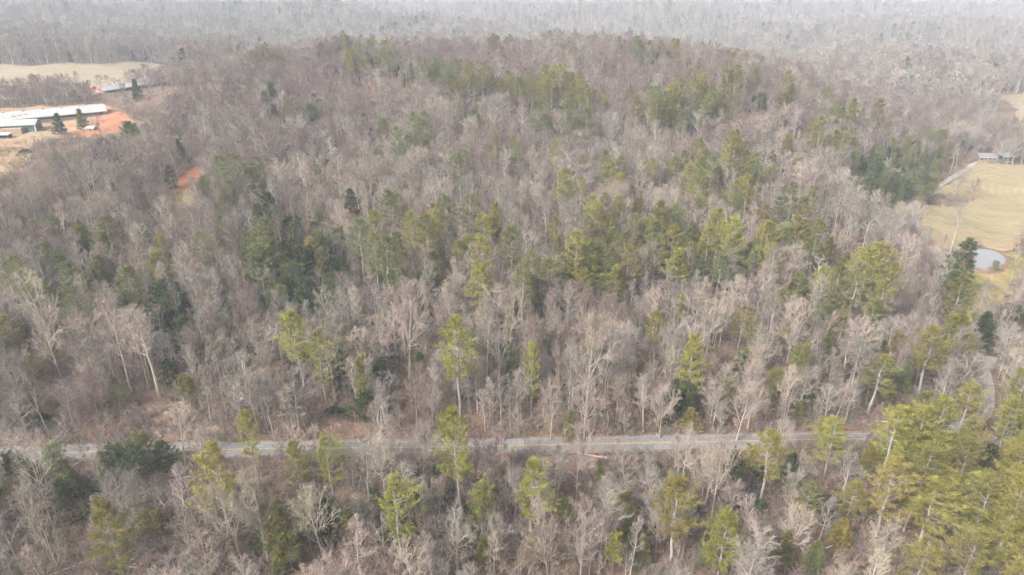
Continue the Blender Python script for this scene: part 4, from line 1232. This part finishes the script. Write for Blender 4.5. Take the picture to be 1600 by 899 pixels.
# brush and saplings on the forest floor
items = []
br = np.random.RandomState(41)
for (y0, y1, s, hs, mg) in ((80, 240, 2.3, (0.6, 1.35), 3.6), (240, 420, 3.8, (0.8, 1.6), 3.4)):
    x, y = jitter_grid(y0, y1, s, seed=int(y0))
    m = in_sight(x, y, 3.0, 60); x, y = x[m], y[m]
    m = is_clear(x, y, mg, 2.6) & (fbm(x, y, 40, 42) + br.normal(0, 0.4, len(x)) > -0.5); x, y = x[m], y[m]
    for a, b, z in zip(x, y, hz(x, y)):
        sc = br.uniform(*hs)
        lg = br.rand() < 0.03
        if lg: sc = br.uniform(0.8, 1.3)
        items.append(dict(k=f'log_{br.randint(3)}' if lg else BRUSH[br.randint(4)], x=a, y=b, z=float(z), sw=sc, sh=sc * br.uniform(0.7, 1.2), rot=br.rand() * 6.28))
for (px, py, rx, ry, n) in ((1478, 316, 34, 9, 90), (1500, 313, 22, 5, 40), (1500, 405, 20, 30, 30), (1560, 470, 30, 30, 40), (1545, 253, 40, 3, 40), (20, 245, 30, 20, 40), (225, 170, 40, 14, 140), (110, 160, 70, 5, 60), (200, 150, 50, 4, 30)):
    for k in range(n):
        a, q = br.rand() * 6.283, math.sqrt(br.rand())
        g = on_ground(px + rx * q * math.cos(a), py + ry * q * math.sin(a))
        items.append(dict(k=BRUSH[br.randint(4)], x=g[0], y=g[1], z=g[2], sw=br.uniform(0.5, 1), sh=br.uniform(0.4, 0.8), rot=br.rand() * 6.28))
items += leftover
scatter('undergrowth', items, 'dry tan brush and saplings on the forest floor')
print('PLANTS', {k: sum(1 for p in plants if p['fam'] == k) for k in KNAME}, 'brush', len(items), 'unique tris', sum(K['tris'] for K in KINDS.values()))


# ------------------------------------------------------------------ farm buildings and small things
M['roof_white'] = plain('white_metal_roof', (0.37, 0.366, 0.362), 0.5)
M['roof_grey'] = plain('grey_metal_roof', (0.2, 0.2, 0.21), 0.5)
M['roof_mint'] = plain('mint_metal_roof', (0.36, 0.45, 0.38), 0.5)
M['roof_rib'] = plain('roof_ribs', (0.27, 0.267, 0.264), 0.5)
M['wall_red'] = plain('red_metal_wall', (0.42, 0.12, 0.09))
M['wall_green'] = plain('green_metal_wall', (0.07, 0.17, 0.13))
M['wall_tan'] = plain('tan_wall', (0.38, 0.29, 0.20))
M['wall_grey'] = plain('weathered_wall', (0.26, 0.23, 0.20))
M['dark'] = plain('dark_opening', (0.03, 0.03, 0.032))
M['white_trim'] = plain('white_trim', (0.7, 0.7, 0.68))
M['rubber'] = plain('tyre_rubber', (0.03, 0.03, 0.03))
M['glass'] = plain('dark_glass', (0.04, 0.05, 0.06), 0.1, 0, 0.6)
M['car_white'] = plain('white_car_paint', (0.7, 0.7, 0.7), 0.3)
M['car_dark'] = plain('dark_car_paint', (0.06, 0.06, 0.07), 0.3)
M['debris'] = plant('debris_wood', (0.28, 0.16, 0.09), (0.52, 0.40, 0.28), 0.3)
M['dark_soil'] = noisy('dark_soil', [(0.3, (0.05, 0.038, 0.038)), (0.7, (0.11, 0.08, 0.075))], 0.4, bump=0.3)

class Box(MB):
    def box(s, x0, x1, y0, y1, z0, z1, mat=0):
        n = len(s.v)
        s.v += [np.array(p, float) for p in ((x0, y0, z0), (x1, y0, z0), (x1, y1, z0), (x0, y1, z0), (x0, y0, z1), (x1, y0, z1), (x1, y1, z1), (x0, y1, z1))]
        for q in ((3, 2, 1, 0), (4, 5, 6, 7), (0, 1, 5, 4), (1, 2, 6, 5), (2, 3, 7, 6), (3, 0, 4, 7)):
            s.f.append(tuple(n + i for i in q)); s.m.append(mat)
        return s
    def prism(s, prof, x0, x1, mat=0):
        """closed y-z outline swept along x"""
        n, k = len(s.v), len(prof)
        s.v += [np.array((x0, a, b), float) for a, b in prof] + [np.array((x1, a, b), float) for a, b in prof]
        for i in range(k):
            j = (i + 1) % k
            s.f.append((n + i, n + j, n + k + j, n + k + i)); s.m.append(mat)
        s.f.append(tuple(n + i for i in reversed(range(k)))); s.m.append(mat)
        s.f.append(tuple(n + k + i for i in range(k))); s.m.append(mat)
        return s

def part(name, b, mat, parent): return link(name, b.build(name, [M[mat]]), parent)

def base(name, px0, px1, label, cat, group=None, dz=0.0):
    """an Empty at a building's near left corner, x along its near wall; returns it and the wall's length"""
    a, c = on_ground(*px0), on_ground(*px1)
    d = c[:2] - a[:2]
    o = bpy.data.objects.new(name, None); COL.objects.link(o)
    o.location = (a[0], a[1], min(a[2], c[2]) + dz)
    o.rotation_euler = (0, 0, math.atan2(d[1], d[0]))
    return tag(o, label, cat, group), float(np.linalg.norm(d))

def gable_shell(o, L, Wd, wall, rise, wmat, rmat, over=0.6, emat=None, seams=0):
    part('wall', Box().box(0, L, 0, Wd, -1.5, wall), wmat, o)
    for x0, x1 in ((-0.004, 0.25), (L - 0.25, L + 0.004)):
        part('gable', Box().prism([(0.05, wall + 0.002), (Wd - 0.05, wall + 0.002), (Wd / 2, wall + rise - 0.1)], x0, x1), emat or wmat, o)
    sl = rise / (Wd / 2)
    for s in (0, 1):
        y0 = -over if s == 0 else Wd + over
        z0 = wall - over * sl
        rf = part('roof_slope', Box().prism([(y0, z0 + 0.05), (Wd / 2, wall + rise + 0.05), (Wd / 2, wall + rise + 0.2), (y0, z0 + 0.2)], -over, L + over), rmat, o)
        if seams:
            b = Box()
            for x in np.arange(0.6, L, seams):
                b.prism([(y0, z0 + 0.2), (Wd / 2, wall + rise + 0.2), (Wd / 2, wall + rise + 0.27), (y0, z0 + 0.27)], x, x + 0.12)
            part('seam_ribs', b, 'roof_rib', rf)
    return o

o, L = base('poultry_house', (-70, 200), (167, 180), 'long low white-roofed poultry house on the bare farm bench', 'barn')
gable_shell(o, L, 20, 2.6, 3.0, 'wall_grey', 'roof_white', seams=2.4)
for k in range(5): part('ridge_vent', Box().box(L * (0.3 + 0.13 * k), L * (0.3 + 0.13 * k) + 1.6, 9.3, 10.7, 5.5, 6.3), 'roof_white', o)
part('side_curtain', Box().box(2, L - 2, -0.06, 0.02, 0.9, 2.0), 'dark', o)
for k in range(3): part('roof_patch', Box().prism([(2.0 + k, 3.42 + 0.3 * k), (4.2 + k * 0.6, 4.08 + 0.18 * k), (4.2 + k * 0.6, 4.12 + 0.18 * k), (2.0 + k, 3.46 + 0.3 * k)], L * 0.36 + 3.2 * k, L * 0.36 + 3.2 * k + 2.3), 'roof_grey', o)

o, L = base('poultry_house', (163, 146), (263, 133), 'far poultry house with red gable end and white roof', 'barn')
gable_shell(o, L, 17, 3.4, 3.4, 'wall_grey', 'roof_white', emat='wall_red', seams=2.6)
part('end_wall', Box().box(-0.08, 0.02, 0.03, 16.97, -0.5, 3.39), 'wall_red', o)
part('end_door', Box().box(-0.14, -0.04, 6.5, 10.5, -0.4, 3.0), 'white_trim', o)
part('side_opening', Box().box(1.5, L - 1.5, -0.06, 0.02, 0.7, 2.5), 'dark', o)

o, L = base('green_barn', (-24, 210), (57, 206), 'green barn with white roof and open dark end below the poultry house', 'barn')
gable_shell(o, L, 11, 4.2, 2.2, 'wall_green', 'roof_white', seams=1.6)
part('corner_trim', Box().box(L - 0.5, L + 0.05, -0.05, 0.4, -0.5, 4.1), 'white_trim', o)
part('end_bay', Box().box(L - 0.05, L + 0.1, 1.2, 9.8, -0.4, 3.4), 'dark', o)
part('tan_side_panel', Box().box(L - 17.5, L - 6.5, -3.2, -0.1, -0.8, 2.9), 'wall_tan', o)
part('side_door', Box().box(L - 5.6, L - 3.8, -0.08, 0.02, -0.4, 2.6), 'dark', o)

o, L = base('carport', (-8, 219), (14, 218), 'low shelter with white roof on the left edge below the green barn', 'shelter')
part('roof', Box().prism([(-0.4, 2.5), (4.6, 3.1), (4.6, 3.25), (-0.4, 2.65)], -0.3, L + 0.3), 'roof_white', o)
part('back_wall', Box().box(0, L, 4.0, 4.2, -0.5, 2.9), 'dark', o)
for x in (0.1, L - 0.3):
    part('post', Box().box(x, x + 0.2, 0.0, 0.2, -0.5, 2.54), 'wall_grey', o)

o, L = base('flatbed_trailer', (63, 206), (77, 203), 'grey flat trailer parked at the end of the green barn', 'trailer')
part('bed', Box().box(0, L, 0, 2.4, 0.8, 1.05), 'roof_grey', o)
part('headboard', Box().box(0, 0.15, 0.05, 2.35, 1.052, 1.9), 'roof_grey', o)
part('drawbar', Box().box(L, L + 1.4, 1.1, 1.3, 0.75, 0.9), 'dark', o)

def wheel(parent, x, y, z, r, w):
    b = Box()
    b.tube([(x, y, z), (x, y + w, z)], (r, r), 14)
    n = len(b.v)
    b.f.append(tuple(range(14))); b.m.append(0)
    b.f.append(tuple(range(27, 13, -1))); b.m.append(0)
    t = part('wheel', b, 'rubber', parent)
    h = Box(); h.tube([(x, y - 0.02, z), (x, y + w + 0.02, z)], (r * 0.5, r * 0.5), 10)
    h.f.append(tuple(range(10))); h.m.append(0); h.f.append(tuple(range(19, 9, -1))); h.m.append(0)
    part('rim', h, 'roof_grey', t)
for x in (L * 0.4, L * 0.6):
    for y in (-0.25, 2.4): wheel(o, x, y, 0.45, 0.42, 0.25)

o, L = base('shed', (136, 207), (147, 206), 'tiny shed with white roof and dark walls on the red clay', 'shed')
gable_shell(o, L, 3.6, 2.3, 0.9, 'wall_grey', 'roof_white', over=0.3)
part('door', Box().box(L * 0.4, L * 0.4 + 1.0, -0.05, 0.02, -0.3, 1.95), 'dark', o)
part('awning', Box().prism([(0.2, 1.7), (3.2, 2.1), (3.2, 2.2), (0.2, 1.8)], -2.4, -0.35), 'roof_white', o)
for y in (0.4, 3.0): part('awning_post', Box().box(-2.3, -2.2, y, y + 0.1, -0.5, 1.74), 'wall_grey', o)

def car(px0, px1, label, paint):
    o, L = base('parked_car', px0, px1, label, 'car')
    L = 4.6
    b = Box().prism([(0, 0.35), (0, 0.95), (0.15, 1.0)] and [(0.0, 0.35), (0.0, 0.9), (0.1, 0.98), (1.7, 0.98), (1.8, 0.9), (1.8, 0.35)], 0, L)
    part('body', b, paint, o)
    c = Box()
    c.v += [np.array(p, float) for p in ((1.0, 0.08, 0.98), (4.3, 0.08, 0.98), (4.3, 1.72, 0.98), (1.0, 1.72, 0.98), (1.75, 0.2, 1.55), (3.8, 0.2, 1.55), (3.8, 1.6, 1.55), (1.75, 1.6, 1.55))]
    for q in ((4, 5, 6, 7), (0, 1, 5, 4), (1, 2, 6, 5), (2, 3, 7, 6), (3, 0, 4, 7)): c.f.append(q); c.m.append(0)
    cb = part('cabin', c, 'glass', o)
    part('roof', Box().box(1.72, 3.83, 0.18, 1.62, 1.552, 1.6), paint, cb)
    for x in (0.9, 3.7):
        for y in (-0.03, 1.61): wheel(o, x, y, 0.33, 0.33, 0.22)
    for y in (0.15, 1.35): part('headlight', Box().box(-0.03, 0.05, y, y + 0.3, 0.62, 0.8), 'white_trim', o)
car((134, 149.5), (142, 149), 'white car parked in front of the red gabled house', 'car_white')
car((126, 148), (131, 147.5), 'dark car parked beside the white car at the far farm', 'car_dark')

g = on_ground(222, 124)
o = bpy.data.objects.new('feed_bin', None); COL.objects.link(o); o.location = (g[0], g[1] + 12, float(hz(g[0], g[1] + 12)))
tag(o, 'white feed bin standing behind the red gabled poultry house', 'feed bin')
b = Box(); b.tube([(0, 0, 1.2), (0, 0, 2.8), (0, 0, 7.0), (0, 0, 8.2)], (0.3, 1.5, 1.5, 0.3), 16); part('hopper', b, 'roof_white', o)
for k in range(4): part('leg', Box().box(*(1.1 * math.cos(k * 1.571 + .78) + np.array([-.06, .06])), *(1.1 * math.sin(k * 1.571 + .78) + np.array([-.06, .06])), -0.5, 3.0), 'roof_grey', o)

o, L = base('field_shelter', (1567, 252), (1582, 253), 'open sided shelter with mint green roof and white posts across the pasture', 'shelter')
L = 8.0
part('roof', Box().prism([(-0.5, 3.6), (6.5, 5.6), (6.5, 5.75), (-0.5, 3.75)], -0.5, L + 0.5), 'roof_mint', o)
part('back_wall', Box().box(0, L, 5.8, 6.0, -0.5, 5.3), 'wall_grey', o)
for x in (0.0, L - 0.25): part('post', Box().box(x, x + 0.25, 0.0, 0.25, -0.5, 3.66), 'white_trim', o)
part('rail', Box().box(0.25, L - 0.25, 0.05, 0.2, 0.1, 0.35), 'white_trim', o)
part('stored_load', Box().box(1.2, L - 1.4, 2.0, 5.0, -0.3, 2.2), 'dark', o)

o, L = base('low_house', (1529, 251), (1556, 252), 'long low house with grey roof at the far edge of the pasture', 'house')
gable_shell(o, L, 7, 2.7, 1.7, 'wall_tan', 'roof_grey', over=0.5)
for k in range(4): part('window', Box().box(1.5 + k * L / 4.4, 2.9 + k * L / 4.4, -0.06, 0.02, 0.9, 2.0), 'glass', o)
part('fascia', Box().box(-0.5, L + 0.5, -0.56, -0.505, 2.28, 2.5), 'white_trim', o)

o, L = base('white_rail', (1486, 424), (1496, 425), 'short white rail beside the side road near the pond', 'rail')
part('rail', Box().box(0, 2.6, 0, 0.12, 0.55, 0.95), 'white_trim', o)
for x in (0.15, 2.3): part('post', Box().box(x, x + 0.12, 0.02, 0.14, -0.4, 0.549), 'wall_grey', o)

def mound(name, px, py, rx, ry, h, label, seed):
    g = on_ground(px, py)
    r = np.random.RandomState(seed)
    v, f = [], []
    n, m = 9, 22
    for i in range(n + 1):
        for j in range(m):
            t, a = i / n, j * 6.283 / m
            x = g[0] + math.cos(a) * rx * t; y = g[1] + math.sin(a) * ry * t
            v.append((x, y, float(hz(x, y)) + (h * (1 - t ** 1.6) * r.uniform(0.75, 1.2) if i < n else -0.3)))
    for i in range(n):
        for j in range(m): f.append((i * m + j, i * m + (j + 1) % m, (i + 1) * m + (j + 1) % m, (i + 1) * m + j))
    f = up(v, f)
    tag(link(name, mesh(name, v, f, [M['dark_soil']])), label, 'soil pile', 'dark soil heaps by the farm')
mound('soil_heap', 37, 240, 3.2, 7.5, 2.2, 'dark soil heap beside the orange debris below the barn', 1)
mound('soil_heap', 8, 288, 5.5, 9, 2.0, 'larger dark soil heap at the left edge below the debris', 2)
r = np.random.RandomState(77)
b = MB()
for k in range(420):
    a, q = r.rand() * 6.283, math.sqrt(r.rand())
    g = on_ground(18 + 30 * q * math.cos(a), 248 + 17 * q * math.sin(a))
    L_, az = r.uniform(0.8, 4.5), r.rand() * 6.28
    d = np.array([math.cos(az), math.sin(az), r.normal(0, 0.3)]) * L_ / 2
    c = g + np.array([0, 0, r.uniform(0.1, 1.3)])
    b.tube([c - d, c + d], (r.uniform(0.05, 0.2), 0.05), 4)
tag(link('debris', b.build('debris', [M['debris']])), 'heap of bleached and rusty cut wood below the barn', None, None, 'stuff')
# ------------------------------------------------------------------ the air of the valley
hx0, hx1, hy0, hy1, hz0, hz1 = GX[0] - 20, GX[-1] + 20, GY[0] - 20, GY[-1] + 20, float(GZ.min()) - 1.5, float(GZ.max()) + 35
hv = [(a, b, c) for c in (hz0, hz1) for a, b in ((hx0, hy0), (hx1, hy0), (hx1, hy1), (hx0, hy1))]
hf = [(3, 2, 1, 0), (4, 5, 6, 7), (0, 1, 5, 4), (1, 2, 6, 5), (2, 3, 7, 6), (3, 0, 4, 7)]
hm_, hnt, hb = new_mat('valley_haze')
hnt.nodes.remove(hb)
pv = hnt.nodes.new('ShaderNodeVolumePrincipled')
pv.inputs['Color'].default_value = (0.78, 0.88, 1.0, 1)
pv.inputs['Density'].default_value = 0.00025
pv.inputs['Anisotropy'].default_value = 0.0
hnt.links.new(pv.outputs[0], hnt.nodes['Material Output'].inputs['Volume'])
tag(link('haze', mesh('haze', hv, hf, [hm_])), 'pale winter haze filling the valley air', None, None, 'stuff')
